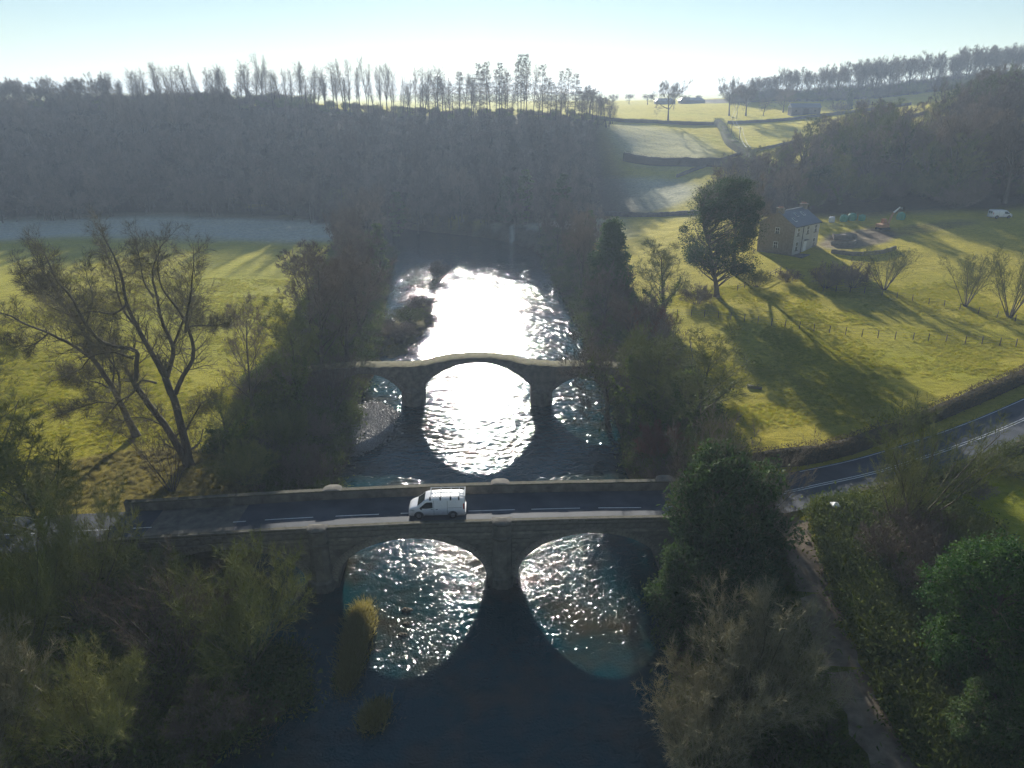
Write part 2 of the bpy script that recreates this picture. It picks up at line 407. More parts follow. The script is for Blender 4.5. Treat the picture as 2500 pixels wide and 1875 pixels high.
def build_ground():
    xs = axis(-60, 80, 1.0, -2300, 2300, 1.05); ys = axis(24, 150, 1.0, -120, 2850, 1.04)
    X, Y = np.meshgrid(xs, ys)
    Z = ground_z(X, Y)
    nx, ny = len(xs), len(ys)
    V = np.stack([X, Y, Z], -1).reshape(-1, 3)
    i = (np.arange(ny - 1)[:, None] * nx + np.arange(nx - 1)[None]).ravel()
    F = np.stack([i, i + 1, i + nx + 1, i + nx], 1)
    me = np_mesh('ground', V, F, None, True)
    x, y, z = V.T
    n1 = fnoise(x, y, 30, 11, 4)[:, None]; n2 = fnoise(x, y, 6, 12, 3)[:, None]
    def mix(c, col, k):
        k = np.clip(np.asarray(k), 0, 1)
        if k.ndim == 1: k = k[:, None]
        return c * (1 - k) + np.array(col) * k
    c = np.array([.26, .30, .024]) * (1 - n1) + np.array([.43, .36, .044]) * n1
    c = c * (.75 + .5 * n2)
    right = sstep(10, 25, x) * sstep(60, 72, y)
    c = mix(c, (.45, .36, .065), right * .65 * sstep(.2, .8, n1[:, 0] + n2[:, 0] * .4))
    gr = np.ones(len(x))
    # frost where the low sun never reaches
    frost = sstep(190, 204, y + 5 * (n1[:, 0] - .5) * 2 + (x + 100) * .02) * (1 - sstep(20, 40, x)) * (1 - sstep(224, 232, y))
    frost = np.maximum(frost, (1 - sstep(.75, 1.1, ellip(x, y, 33, 250, 34, 24, .2))) * .8)
    frost = np.maximum(frost, (1 - sstep(.6, 1.1, ellip(x, y, 62, 318, 26, 42, 0))) * .55)
    c = mix(c, (.58, .63, .69), frost * .85)
    # woodland floor
    wood = (1 - sstep(32, 52, x)) * sstep(222, 230, y + 6 * (n1[:, 0] - .5)) * sstep(8, 14, -river_d(x, y) + 0 * x) * (1 - sstep(330, 342, y))
    wood = np.maximum(wood, 1 - sstep(.85, 1.1, ellip(x, y, 125, 222, 72, 40, .25) + (n1[:, 0] - .5) * .4))
    wood = np.maximum(wood, sstep(465, 480, y - (x - 150) * -.05) * (1 - sstep(620, 680, y)) * sstep(130, 150, x))
    d = river_d(x, y)
    bankL = (1 - sstep(7, 13, -d + (n2[:, 0] - .5) * 8)) * (x < 0)
    bankR = (1 - sstep(7, 12, -d + (n2[:, 0] - .5) * 8)) * (x > 0)
    bank = np.maximum(bankL, bankR) * (d < 0) * (y > -40) * (y < 262)
    c = mix(c, (.085, .065, .038), wood * .95)
    c = mix(c, (.10, .082, .04), bank * .9)
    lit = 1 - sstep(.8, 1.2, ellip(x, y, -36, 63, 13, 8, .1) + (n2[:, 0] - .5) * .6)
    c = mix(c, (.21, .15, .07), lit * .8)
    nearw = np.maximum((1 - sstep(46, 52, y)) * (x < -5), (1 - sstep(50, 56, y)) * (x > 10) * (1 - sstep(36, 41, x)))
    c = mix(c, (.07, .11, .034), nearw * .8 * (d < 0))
    lawn = sstep(38, 42, x) * (1 - sstep(56, 62, y)) * (y > 20)
    c = mix(c, (.26, .32, .02), lawn * .9)
    # gravel, silt and bed
    bed = (d > -.6)
    c = np.where(bed[:, None], np.array([.10, .075, .045]) * (.6 + .8 * n2), c)
    for k, (cx, cyy, rx, ry, a, h) in enumerate(BARS):
        e = 1 - sstep(.8, 1.15, ellip(x, y, cx, cyy, rx, ry, a))
        c = mix(c, (.24, .21, .17) if k == 1 else (.17, .15, .055), e)
    yard = 1 - sstep(.8, 1.1, ellip(x, y, 79, 163, 13, 6, .65) + (n2[:, 0] - .5) * .4)
    c = mix(c, (.27, .22, .18), yard * .85)
    mud = 1 - sstep(.7, 1.1, ellip(x, y, 96, 168, 18, 4, .25) + (n2[:, 0] - .5) * .4)
    c = mix(c, (.12, .095, .075), mud * .8)
    gr = gr * (1 - wood) * (1 - bank) * (1 - frost * .5) * (1 - yard) * (d < -.5)
    col = np.concatenate([c, gr[:, None]], 1).astype(np.float32)
    at = me.color_attributes.new('soil', 'FLOAT_COLOR', 'POINT'); at.data.foreach_set('color', col.ravel())
    m, nt, b = new_mat('ground_cover')
    a = nt.nodes.new('ShaderNodeAttribute'); a.attribute_name = 'soil'
    n = noise_node(nt, 1.1, 8, .7); n.inputs['Distortion'].default_value = .4
    r = ramp(nt, n.outputs['Fac'], [(.3, (.62, .64, .6)), (.7, (1.3, 1.25, 1.15))])
    mx = nt.nodes.new('ShaderNodeMix'); mx.data_type = 'RGBA'; mx.blend_type = 'MULTIPLY'; mx.inputs[0].default_value = 1
    nt.links.new(a.outputs['Color'], mx.inputs[6]); nt.links.new(r.outputs[0], mx.inputs[7])
    nt.links.new(mx.outputs[2], b.inputs['Base Color'])
    b.inputs['Roughness'].default_value = .9; b.inputs['Specular IOR Level'].default_value = .05
    nt.links.new(a.outputs['Alpha'], b.inputs['Sheen Weight']); b.inputs['Sheen Roughness'].default_value = .4
    b.inputs['Sheen Tint'].default_value = (.60, .52, .06, 1)
    n2b = noise_node(nt, 1.1, 8, .75, stretch=(1, 1.7, 1)); n3b = noise_node(nt, .16, 3, .5)
    mm = nt.nodes.new('ShaderNodeMath'); mm.operation = 'MULTIPLY_ADD'; mm.inputs[1].default_value = 3.0
    nt.links.new(n3b.outputs['Fac'], mm.inputs[0]); nt.links.new(n2b.outputs['Fac'], mm.inputs[2])
    add_bump(nt, b, mm.outputs[0], 1.0, .75)
    me.materials.append(m)
    return tag(pobj('ground', me), kind='structure')
build_ground()

# ------------------------------------------------------------------ water
def build_water():
    ys = np.arange(-40, 262, 3.0); V = []; F = []
    for y in ys:
        xl = np.interp(y, RIV[:, 0], RIV[:, 1]) - 3; xr = np.interp(y, RIV[:, 0], RIV[:, 2]) + 3
        for t in np.linspace(0, 1, 7): V.append((xl + (xr - xl) * t, y, 0))
    for i in range(len(ys) - 1):
        for j in range(6): k = i * 7 + j; F.append((k, k + 1, k + 8, k + 7))
    m, nt, b = new_mat('river_water')
    n = noise_node(nt, .12, 3)
    r = ramp(nt, n.outputs['Fac'], [(.42, (.002, .036, .044)), (.72, (.048, .036, .016))])
    nt.links.new(r.outputs[0], b.inputs['Base Color'])
    b.inputs['Roughness'].default_value = .05; b.inputs['IOR'].default_value = 1.333
    b.inputs['Specular IOR Level'].default_value = .5
    w1 = noise_node(nt, 1.0, 1.5, .5, stretch=(.95, 1.25, 1), rot=R(-8)); w1.inputs['Distortion'].default_value = .5
    w2 = noise_node(nt, 5.2, 1, .5, stretch=(1.0, 1.1, 1), rot=R(-13))
    big = noise_node(nt, .09, 2)
    am = ramp(nt, big.outputs['Fac'], [(.35, (.55,) * 3), (.65, (1,) * 3)])
    tcw = nt.nodes.new('ShaderNodeTexCoord'); spw = nt.nodes.new('ShaderNodeSeparateXYZ'); nt.links.new(tcw.outputs['Object'], spw.inputs[0])
    chop = nt.nodes.new('ShaderNodeMapRange'); chop.inputs['From Min'].default_value = 58; chop.inputs['From Max'].default_value = 78   # quick choppy water at the road bridge, smoother upstream
    chop.inputs['To Min'].default_value = .29; chop.inputs['To Max'].default_value = .12; nt.links.new(spw.outputs['Y'], chop.inputs['Value'])
    s = nt.nodes.new('ShaderNodeMath'); s.operation = 'MULTIPLY_ADD'
    nt.links.new(w2.outputs['Fac'], s.inputs[0]); nt.links.new(chop.outputs[0], s.inputs[1])
    swell = nt.nodes.new('ShaderNodeMapRange'); swell.inputs['From Min'].default_value = 56; swell.inputs['From Max'].default_value = 76
    swell.inputs['To Min'].default_value = .5; swell.inputs['To Max'].default_value = 1.05; nt.links.new(spw.outputs['Y'], swell.inputs['Value'])
    sw = nt.nodes.new('ShaderNodeMath'); sw.operation = 'MULTIPLY'; nt.links.new(w1.outputs['Fac'], sw.inputs[0]); nt.links.new(swell.outputs[0], sw.inputs[1])
    nt.links.new(sw.outputs[0], s.inputs[2])
    t = nt.nodes.new('ShaderNodeMath'); t.operation = 'MULTIPLY'
    nt.links.new(s.outputs[0], t.inputs[0]); nt.links.new(am.outputs[0], t.inputs[1])
    add_bump(nt, b, t.outputs[0], 1.0, .25)
    tag(pobj('river_water', np_mesh('river_water', V, F, m, True)), kind='structure')
build_water()

# ------------------------------------------------------------------ road, track, markings
def ribbon(L, half, dz, side=0.0, i0=0, i1=None):
    L = L[i0:i1]
    T = np.gradient(L[:, :2], axis=0); T /= np.linalg.norm(T, axis=1)[:, None]
    N = np.stack([-T[:, 1], T[:, 0]], 1)
    V = []; F = []
    for k in range(len(L)):
        for s in (-half + side, half + side):
            V.append((L[k, 0] + N[k, 0] * s, L[k, 1] + N[k, 1] * s, L[k, 2] + dz))
    for k in range(len(L) - 1): F.append((2 * k, 2 * k + 2, 2 * k + 3, 2 * k + 1))
    return V, F

V, F = ribbon(ROADC, 2.95, 0.0)
road = tag(pobj('road', np_mesh('road', V, F, M['asphalt'], True)), kind='structure')
V, F = ribbon(TRACK, 1.35, 0.01)
V = [(x + .25 * math.sin(k * 1.7), y, z) for k, (x, y, z) in enumerate(V)]
tag(pobj('dirt_track', np_mesh('dirt_track', V, F, M['track'], True)), kind='structure')
FINE = catmull(ROAD, .5)
alen = np.concatenate([[0], np.cumsum(np.linalg.norm(np.diff(FINE[:, :2], axis=0), axis=1))])
xb = np.interp(np.arange(0, alen[-1]), alen, FINE[:, 0])
def seg_idx(s0, s1): return int(np.searchsorted(alen, s0)), int(np.searchsorted(alen, s1)) + 1
s = 60.0
while s < alen[-1] - 30:
    i0, i1 = seg_idx(s, s + 4.0)
    if FINE[i0, 0] < 19:
        V, F = ribbon(FINE, .055, .006, 0, i0, i1); pobj('centre_dash', np_mesh('centre_dash', V, F, M['road_paint']), road)
    s += 6.0
i0 = int(np.argmax(FINE[:, 0] > 20)); i1 = int(np.argmax(FINE[:, 0] > 120))
for sd in (-.14, .14):
    V, F = ribbon(FINE, .05, .006, sd, i0, i1); pobj('double_line', np_mesh('double_line', V, F, M['road_paint']), road)
for sd in (-2.75, 2.75):
    V, F = ribbon(FINE, .05, .006, sd, i0 + 18, i1); pobj('edge_line', np_mesh('edge_line', V, F, M['road_paint']), road)

# ------------------------------------------------------------------ bridges
def arch_wall(slices, y0, y1, capmat=None):
    """slices: list of (x, zbottom, ztop); a closed wall between y0 and y1"""
    V = []; F = []
    for x, zb, zt in slices: V += [(x, y0, zb), (x, y0, zt), (x, y1, zb), (x, y1, zt)]
    for i in range(len(slices) - 1):
        a = 4 * i; b = a + 4
        F += [(a, b, b + 1, a + 1), (a + 2, a + 3, b + 3, b + 2), (a + 1, b + 1, b + 3, a + 3), (a, a + 2, b + 2, b)]
    F += [(0, 1, 3, 2), (len(V) - 4, len(V) - 2, len(V) - 1, len(V) - 3)]
    return V, F

def arch_slices(x0, x1, arches, top, zfoot, step=.22):
    """arches: (cx, half, spring, rise, kind)"""
    xs = list(np.arange(x0, x1, step)) + [x1]
    out = []
    for x in xs: out.append((x, 'w'))
    for cx, h, sp, ri, kd in arches:
        out = [o for o in out if not (cx - h - .02 < o[0] < cx + h + .02)]
        for t in np.linspace(-1, 1, 41):
            out.append((cx + h * t, ('a', cx, h, sp, ri, kd)))
        out += [(cx - h, 'w0'), (cx + h, 'w1')]
    def key(o):
        if o[1] == 'w0': return (o[0], 0)
        if o[1] == 'w1': return (o[0], 2)
        return (o[0], 1)
    out.sort(key=key)
    res = []
    for x, k in out:
        if isinstance(k, tuple):
            _, cx, h, sp, ri, kd = k; t = (x - cx) / h
            if kd == 'ell': z = sp + ri * math.sqrt(max(0, 1 - t * t))
            else:
                Rr = (h * h + ri * ri) / (2 * ri); z = sp + math.sqrt(max(0, Rr * Rr - (x - cx) ** 2)) - (Rr - ri)
            res.append((x, z, top(x)))
        else: res.append((x, zfoot, top(x)))
    return res

def zroad(x): return float(np.interp(x, ROAD[:, 0], ROAD[:, 2]))
BR_ANG = 2.1
bridge = tag(empty('road_bridge', (0, 55.5, 0), R(BR_ANG)), 'stone road bridge with elliptical arches crossing the river in the foreground', 'bridge')
RA = [(-24.6, 6.5, .7, 3.55, 'ell'), (-8.85, 6.55, .75, 4.25, 'ell'), (6.85, 6.55, .75, 4.42, 'ell')]
HW = 3.35
sl = arch_slices(-36, 22, RA, lambda x: zroad(x) - .03, -1.2)
V, F = arch_wall(sl, -HW, HW)
pobj('arch_body', np_mesh('arch_body', V, F, M['stone_dark']), bridge)
PH = .86
for sgn in (-1, 1):
    ya, yb = (sgn * HW, sgn * (HW - .38)) if sgn > 0 else (-HW, -HW + .38)
    y0, y1 = min(ya, yb), max(ya, yb)
    xs = np.arange(-36, 22.01, .5)
    V, F = arch_wall([(x, zroad(x) - .029, zroad(x) + PH) for x in xs], y0, y1)
    pobj('parapet', np_mesh('parapet', V, F, M['stone_dark']), bridge)
    # string course
    yo = -HW - .12 if sgn < 0 else HW
    V, F = arch_wall([(x, zroad(x) - .28, zroad(x) - .02) for x in xs], yo, yo + .12)
    pobj('string_course', np_mesh('string_course', V, F, M['stone']), bridge)
rngb = random.Random(4)
def block_mesh(name, mat, bev=.02):
    bm_v = MB().box(-.5, .5, -.5, .5, -.5, .5)
    me = bpy.data.meshes.new(name); me.from_pydata(bm_v.v, [], bm_v.f); me.materials.append(mat)
    return me
cop_me = block_mesh('coping_stone', M['mossy_coping']); ash_me = block_mesh('ashlar_block', M['stone_dark']); vou_me = block_mesh('voussoir', M['stone'])
def put_block(name, me, parent, c, dims, ry=0.0):
    o = bpy.data.objects.new(name, me); COL.objects.link(o); o.parent = parent
    o.location = c; o.scale = dims; o.rotation_euler = (0, ry, 0)
    return o
for sgn in (-1, 1):
    x = -36.0
    while x < 21.5:
        L = rngb.uniform(.9, 1.35); xc = x + L / 2
        sl_a = math.atan((zroad(x + L) - zroad(x)) / L)
        put_block('coping_stone', cop_me, bridge, (xc, sgn * (HW - .19), zroad(xc) + PH + .065 + rngb.uniform(-.012, .012)), (L - .02, .52 + rngb.uniform(-.02, .02), .14), -sl_a)
        x += L
# parapet and spandrel ashlar on the near face, and arch rings
def ext(x):
    for cx, h, sp, ri, kd in RA:
        t = (x - cx) / (h + .62)
        if abs(t) < 1: return sp + (ri + .62) * math.sqrt(1 - t * t)
    return -1.0
for course in range(2):
    x = -34.0 - course * .4
    while x < 21:
        L = rngb.uniform(.75, 1.25); xc = x + L / 2
        z = zroad(xc) + .02 + course * .54
        put_block('ashlar_block', ash_me, bridge, (xc, -HW - .012 - rngb.uniform(0, .02), z + .27), (L - .035, .07, .50), -math.atan((zroad(x + L) - zroad(x)) / L))
        x += L
nb = 0
for course in range(10):
    x = -34.0 - (course % 2) * .5
    while x < 20 and nb < 170:
        L = rngb.uniform(.8, 1.3); xc = x + L / 2
        zt = zroad(xc) - .32 - course * .46; zb_ = zt - .42
        if zb_ > .4 and all(zb_ > ext(q) + .03 for q in (x, xc, x + L)):
            put_block('ashlar_block', ash_me, bridge, (xc, -HW - .01 - rngb.uniform(0, .02), (zt + zb_) / 2), (L - .03, .07, .42)); nb += 1
        x += L
for cx, h, sp, ri, kd in RA:
    n = 33
    for k in range(n):
        a = math.pi * (k + .5) / n
        e = (cx + (h + .31) * math.cos(a), sp + (ri + .31) * math.sin(a))
        da = math.pi / n
        p0 = ((h + .3) * math.cos(a - da / 2), (ri + .3) * math.sin(a - da / 2)); p1 = ((h + .3) * math.cos(a + da / 2), (ri + .3) * math.sin(a + da / 2))
        w = math.hypot(p1[0] - p0[0], p1[1] - p0[1]); ang = math.atan2(p1[1] - p0[1], p1[0] - p0[0])
        put_block('voussoir', vou_me, bridge, (e[0], -HW - .03 - rngb.uniform(0, .02), e[1]), (w - .03, .12, .60 + rngb.uniform(-.03, .03)), -ang)
# cutwaters rising into refuges with domed caps
for px in (-16.73, -1.0, 14.7):
    for sgn in (-1, 1):
        m = MB(); ring = []
        pl = [(-1.0, 0), (-.86, .55), (-.42, .85), (.42, .85), (.86, .55), (1.0, 0)]
        zt = zroad(px) + PH + .02
        prof = [(-1.2, 1.05), (.9, 1.05), (1.1, .9), (zt - 1.5, .86), (zt - 1.35, .97), (zt - 1.2, .97), (zt - 1.15, .86), (zt, .86)]
        vv = []; ff = []; n = len(pl)
        for z, s in prof:
            for u, w in pl: vv.append((px + u * s, sgn * (HW - .05 + w * s), z))
        for i in range(len(prof) - 1):
            for j in range(n - 1): k = i * n + j; ff.append((k, k + 1, k + n + 1, k + n))
        ff.append(tuple(range((len(prof) - 1) * n, len(prof) * n)))
        m.add(vv, ff).build('cutwater', M['stone_dark'], bridge)
        vv = []; ff = []
        dome = [(0, 1.0), (.06, 1.0), (.13, .86), (.19, .6), (.22, .3), (.23, .02)]
        pc = [(-.9, -.45), (-.95, .1), (-.8, .55), (-.4, .82), (.4, .82), (.8, .55), (.95, .1), (.9, -.45)]; n = len(pc)
        for z, s in dome:
            for u, w in pc: vv.append((px + u * s * .95, sgn * (HW - .1 + w * s * .95), zt + .12 + z * (1 if sgn < 0 else .45)))
        for i in range(len(dome) - 1):
            for j in range(n): k = i * n + j; ff.append((k, i * n + (j + 1) % n, (i + 1) * n + (j + 1) % n, k + n))
        ff.append(tuple(range((len(dome) - 1) * n, len(dome) * n)))
        MB().add(vv, ff).build('domed_cap', M['stone_dark'], bridge)

# old packhorse bridge
old = tag(empty('packhorse_bridge', (0, 92.0, 0), R(.6)), 'ruined narrow three arched packhorse bridge with mossy humped deck upstream', 'bridge')
OA = [(-20.4, 4.95, 2.1, 2.75, 'seg'), (-4.85, 7.5, 2.9, 3.55, 'seg'), (10.5, 4.85, 2.0, 2.35, 'seg')]
def otop(x):
    base = np.interp(x, [-30, -25, -20, -13.5, -12.6, 2.8, 3.6, 9, 16, 22], [4.9, 5.5, 5.7, 5.75, 5.9, 5.95, 5.75, 5.7, 5.4, 4.9])
    hump = 7.02 - .0225 * (x + 4.85) ** 2 if abs(x + 4.85) < 8.6 else -1
    return float(max(base, hump)) + (vnoise(np.array([x]), np.array([0.]), .8, 9)[0] - .5) * .16
V, F = arch_wall(arch_slices(-29, 20, OA, otop, -1.2, .2), 0, 2.5)
pobj('arch_body', np_mesh('arch_body', V, F, M['rubble']), old)
xs = np.arange(-28.5, 19.5, .25); vv = []; ff = []
rg = np.random.default_rng(3)
for i, x in enumerate(xs):
    for j, yy in enumerate((.04, .45, .9, 1.4, 1.9, 2.46)):
        vv.append((x, yy + rg.uniform(-.03, .03), otop(x) + (.03 if j in (0, 5) else .09) + rg.uniform(0, .09)))
for i in range(len(xs) - 1):
    for j in range(5): k = i * 6 + j; ff.append((k, k + 6, k + 7, k + 1))
MB().add(vv, ff).build('mossy_deck', M['moss_top'], old, smooth=True)
ov_me = block_mesh('voussoir', M['rubble'])
for cx, h, sp, ri, kd in OA:
    Rr = (h * h + ri * ri) / (2 * ri); th = math.asin(min(1, h / Rr)); n = int(2 * th * Rr / .36)
    for k in range(n):
        a = -th + 2 * th * (k + .5) / n
        c = (cx + (Rr + .24) * math.sin(a), -.02 - rngb.uniform(0, .03), sp + ri - Rr + (Rr + .24) * math.cos(a))
        put_block('voussoir', ov_me, old, c, (2 * th * Rr / n - .02, .14, .46 + rngb.uniform(-.06, .06)), a)
for px in (-13.9, 4.15):       # upstream and downstream cutwaters
    for sgn, yy in ((-1, 0), (1, 2.5)):
        MB().add([(px - 1.45, yy, -1.2), (px + 1.45, yy, -1.2), (px, yy + sgn * .9, -1.2), (px - 1.4, yy, 2.1), (px + 1.4, yy, 2.1), (px, yy + sgn * .7, 2.0), (px, yy, 2.8)],
                 [(0, 1, 4, 3), (0, 3, 5, 2), (1, 2, 5, 4), (3, 6, 5), (4, 5, 6)]).build('cutwater', M['rubble'], old)

# ------------------------------------------------------------------ plant builders
UP = np.array([0, 0, 1.0])
class Acc:
    def __init__(s): s.V = []; s.F = []; s.n = 0
    def add(s, v, f): s.V.append(v); s.F.append(f + s.n); s.n += len(v)
    def tube(s, P, r, sides):
        P = np.asarray(P); n = len(P)
        T = np.gradient(P, axis=0); T /= np.linalg.norm(T, axis=1)[:, None] + 1e-9
        ref = np.array([1.0, 0, 0]) if abs(T[0][0]) < .8 else np.array([0, 1.0, 0])
        U = np.cross(T, ref); U /= np.linalg.norm(U, axis=1)[:, None] + 1e-9
        W = np.cross(T, U)
        a = np.arange(sides) * 2 * np.pi / sides
        ring = P[:, None] + np.asarray(r)[:, None, None] * (np.cos(a)[None, :, None] * U[:, None] + np.sin(a)[None, :, None] * W[:, None])
        i = (np.arange(n - 1)[:, None] * sides + np.arange(sides)[None]).ravel()
        j = (np.arange(n - 1)[:, None] * sides + (np.arange(sides)[None] + 1) % sides).ravel()
        s.add(ring.reshape(-1, 3), np.concatenate([np.stack([i, j, j + sides], 1), np.stack([i, j + sides, i + sides], 1)]))
    def twigs(s, B, D, L, w, rng):
        n = len(B)
        S = np.cross(D, rng.normal(size=(n, 3))); S /= np.linalg.norm(S, axis=1)[:, None] + 1e-9
        hw = (np.asarray(w) * .5).reshape(-1, 1)
        mid = B + D * (L * .55)[:, None] + rng.normal(size=(n, 3)) * (L * .07)[:, None]
        tip = B + D * L[:, None] + rng.normal(size=(n, 3)) * (L * .14)[:, None]
        V = np.stack([B - S * hw, B + S * hw, mid + S * hw * .7, mid - S * hw * .7, tip], 1).reshape(-1, 3)
        k = np.arange(n) * 5
        s.add(V, np.concatenate([np.stack([k, k + 1, k + 2], 1), np.stack([k, k + 2, k + 3], 1), np.stack([k + 3, k + 2, k + 4], 1)]))
    def leaves(s, C, size, rng, up=.3):
        n = len(C)
        N = rng.normal(size=(n, 3)) + UP * up; N /= np.linalg.norm(N, axis=1)[:, None]
        A = np.cross(N, rng.normal(size=(n, 3))); A /= np.linalg.norm(A, axis=1)[:, None] + 1e-9
        B = np.cross(N, A)
        sz = (size * rng.uniform(.45, 1.5, n))[:, None]
        V = np.stack([C - A * sz, C - B * sz * .45 + N * sz * .12, C + A * sz, C + B * sz * .45 + N * sz * .12], 1).reshape(-1, 3)
        k = np.arange(n) * 4
        s.add(V, np.concatenate([np.stack([k, k + 1, k + 2], 1), np.stack([k, k + 2, k + 3], 1)]))
    def mesh(s, name, mat, smooth=False):
        if not s.V: return None
        return np_mesh(name, np.concatenate(s.V), np.concatenate(s.F), mat, smooth)

def norm(v): return v / (np.linalg.norm(v) + 1e-9)

class Grower:
    def __init__(s, seed, **k):
        s.rng = np.random.default_rng(seed); s.tr = Acc(); s.cr = Acc(); s.lf = Acc()
        s.n = k.get('n', (7, 7, 6)); s.ang = k.get('ang', (55, 50, 45)); s.lr = k.get('lr', (.8, .5, .5))
        s.gn = k.get('gn', (.05, .14, .18, .2)); s.trop = k.get('trop', (.02, .05, .05, .03)); s.t0 = k.get('t0', (.4, .25, .2))
        s.tw = k.get('tw', 14); s.tl = k.get('tl', .7); s.tww = k.get('tww', .03); s.leaf = k.get('leaf', None); s.seg = k.get('seg', 1.0)
        s.rr = k.get('rr', .55); s.taper = k.get('taper', .25); s.lshape = k.get('lshape', .5); s.trunklev = k.get('trunklev', 1); s.maxlev = k.get('maxlev', 3)
        s.ivy = k.get('ivy', None)
        s.flat = k.get('flat', 0)
    def line(s, p, d, L, lev):
        n = max(3, int(L / s.seg) + 1); P = [np.array(p, float)]; d = norm(np.array(d, float)); h = L / n
        for i in range(n):
            d = norm(d + s.rng.normal(size=3) * s.gn[min(lev, 3)] + UP * s.trop[min(lev, 3)])
            P.append(P[-1] + d * h)
        return np.array(P)
    def emit(s, P, r0, r1, lev):
        n = len(P); r = r0 + (r1 - r0) * np.linspace(0, 1, n) ** .8
        if lev == 0:
            r = r * (1 + .55 * np.exp(-np.linspace(0, 1, n) * 14))
        a = s.tr if lev <= s.trunklev else s.cr
        a.tube(P, r, 8 if r0 > .25 else 6 if r0 > .12 else 4 if r0 > .05 else 3)
        if s.ivy and r0 > s.ivy[2]:
            L = np.linalg.norm(np.diff(P, axis=0), axis=1).sum(); m = int(L * s.ivy[1])
            t = s.rng.uniform(0, n - 1.001, m); i = t.astype(int); f = (t - i)[:, None]
            C = P[i] * (1 - f) + P[i + 1] * f
            keep = C[:, 2] < s.ivy[0] * s.rng.uniform(.6, 1.15, m)
            C = C[keep]
            if len(C):
                D = s.rng.normal(size=C.shape); D /= np.linalg.norm(D, axis=1)[:, None]
                rad = np.interp(t[keep], np.arange(n), r)[:, None]
                s.lf.leaves(C + D * (rad + np.abs(s.rng.normal(size=(len(C), 1))) * .28), s.ivy[3], s.rng)
        return r
    def grow(s, p, d, L, r, lev):
        P = s.line(p, d, L, lev)
        rads = s.emit(P, r, r * s.taper, lev)
        s.children(P, rads, L, lev)
    def children(s, P, rads, L, lev, mul=1.0):
        n = len(P)
        if lev >= s.maxlev:
            m = max(1, int(s.tw * mul))
            t = s.rng.uniform(.1, 1, m) ** .8 * (n - 1.001); i = t.astype(int); f = (t - i)[:, None]
            B = P[i] * (1 - f) + P[i + 1] * f
            T = P[i + 1] - P[i]; T /= np.linalg.norm(T, axis=1)[:, None] + 1e-9
            if s.leaf:
                s.lf.leaves(B + s.rng.normal(size=B.shape) * s.leaf[1], s.leaf[0], s.rng, .5)
            else:
                D = T * .75 + s.rng.normal(size=(m, 3)) * .5 + UP * s.trop[3] * 4; D /= np.linalg.norm(D, axis=1)[:, None]
                s.cr.twigs(B, D, s.tl * s.rng.uniform(.5, 1.3, m), s.tww * s.rng.uniform(.6, 1.2, m), s.rng)
            return
        k = max(1, int(round(s.n[lev] * mul))); az = s.rng.uniform(0, 6.28)
        for c in range(k):
            t = s.t0[lev] + (1 - s.t0[lev]) * (c + s.rng.uniform(.2, .9)) / k
            q = t * (n - 1.001); i = int(q); f = q - i
            b = P[i] * (1 - f) + P[i + 1] * f; T = norm(P[i + 1] - P[i])
            az += 2.4 + s.rng.normal() * .4
            a1 = norm(np.cross(T, UP + np.array([.01, .02, 0])) if abs(T[2]) < .98 else np.array([1.0, 0, 0])); a2 = np.cross(T, a1)
            an = R(s.ang[lev] * s.rng.uniform(.7, 1.25))
            d = T * math.cos(an) + (a1 * math.cos(az) + a2 * math.sin(az)) * math.sin(an)
            if s.flat and lev >= 1: d = norm(d * np.array([1, 1, 1 - s.flat]))
            ll = L * s.lr[lev] * s.rng.uniform(.75, 1.2) * (1 - s.lshape * (t - s.t0[lev]) / (1 - s.t0[lev] + 1e-6))
            s.grow(b, d, max(ll, .25), max(rads[min(int(round(q)), n - 1)] * s.rr, .010), lev + 1)
    def parts(s, name, bark, twig, leaf=None):
        out = []
        for acc, nm, mt, sm in ((s.tr, 'trunk', bark, True), (s.cr, 'crown', twig, False), (s.lf, 'foliage', leaf or twig, False)):
            me = acc.mesh(name + '_' + nm, M[mt] if mt in M else None, sm)
            if me: out.append((nm, me))
        allv = np.concatenate([np.concatenate(a.V) for a in (s.tr, s.cr, s.lf) if a.V])
        h = np.percentile(allv[:, 2], 99.7); rad = np.percentile(np.hypot(allv[:, 0], allv[:, 1]), 96)
        return dict(parts=out, h=float(h), w=float(2 * rad))

PROTO = {}
def proto_oak(key, seed, twig='twig', bark='bark', leaf=None, H=15, tw=16, **k):
    a = dict(n=(9, 8, 7), ang=(58, 48, 45), lr=(1.15, .5, .48), gn=(.05, .17, .2, .2), trop=(.02, .04, .04, .04), t0=(.38, .22, .2), tw=tw, tl=.75, tww=.032, seg=.9); a.update(k)
    g = Grower(seed, **a); g.grow((0, 0, -.3), (.05, .02, 1), H * .47, H * .030, 0)
    PROTO[key] = g.parts(key, bark, twig, leaf)
def proto_ash(key, seed, twig='twig', bark='bark', leaf=None, H=18, tw=13, **k):
    a = dict(n=(16, 8, 6), ang=(42, 40, 42), lr=(.55, .42, .5), gn=(.03, .10, .16, .2), trop=(.01, .09, .07, .06), t0=(.16, .2, .2), tw=tw, tl=.7, tww=.03, seg=1.1, lshape=.5); a.update(k)
    g = Grower(seed, **a); g.grow((0, 0, -.3), (.02, .02, 1), H * .82, H * .016, 0)
    PROTO[key] = g.parts(key, bark, twig, leaf)
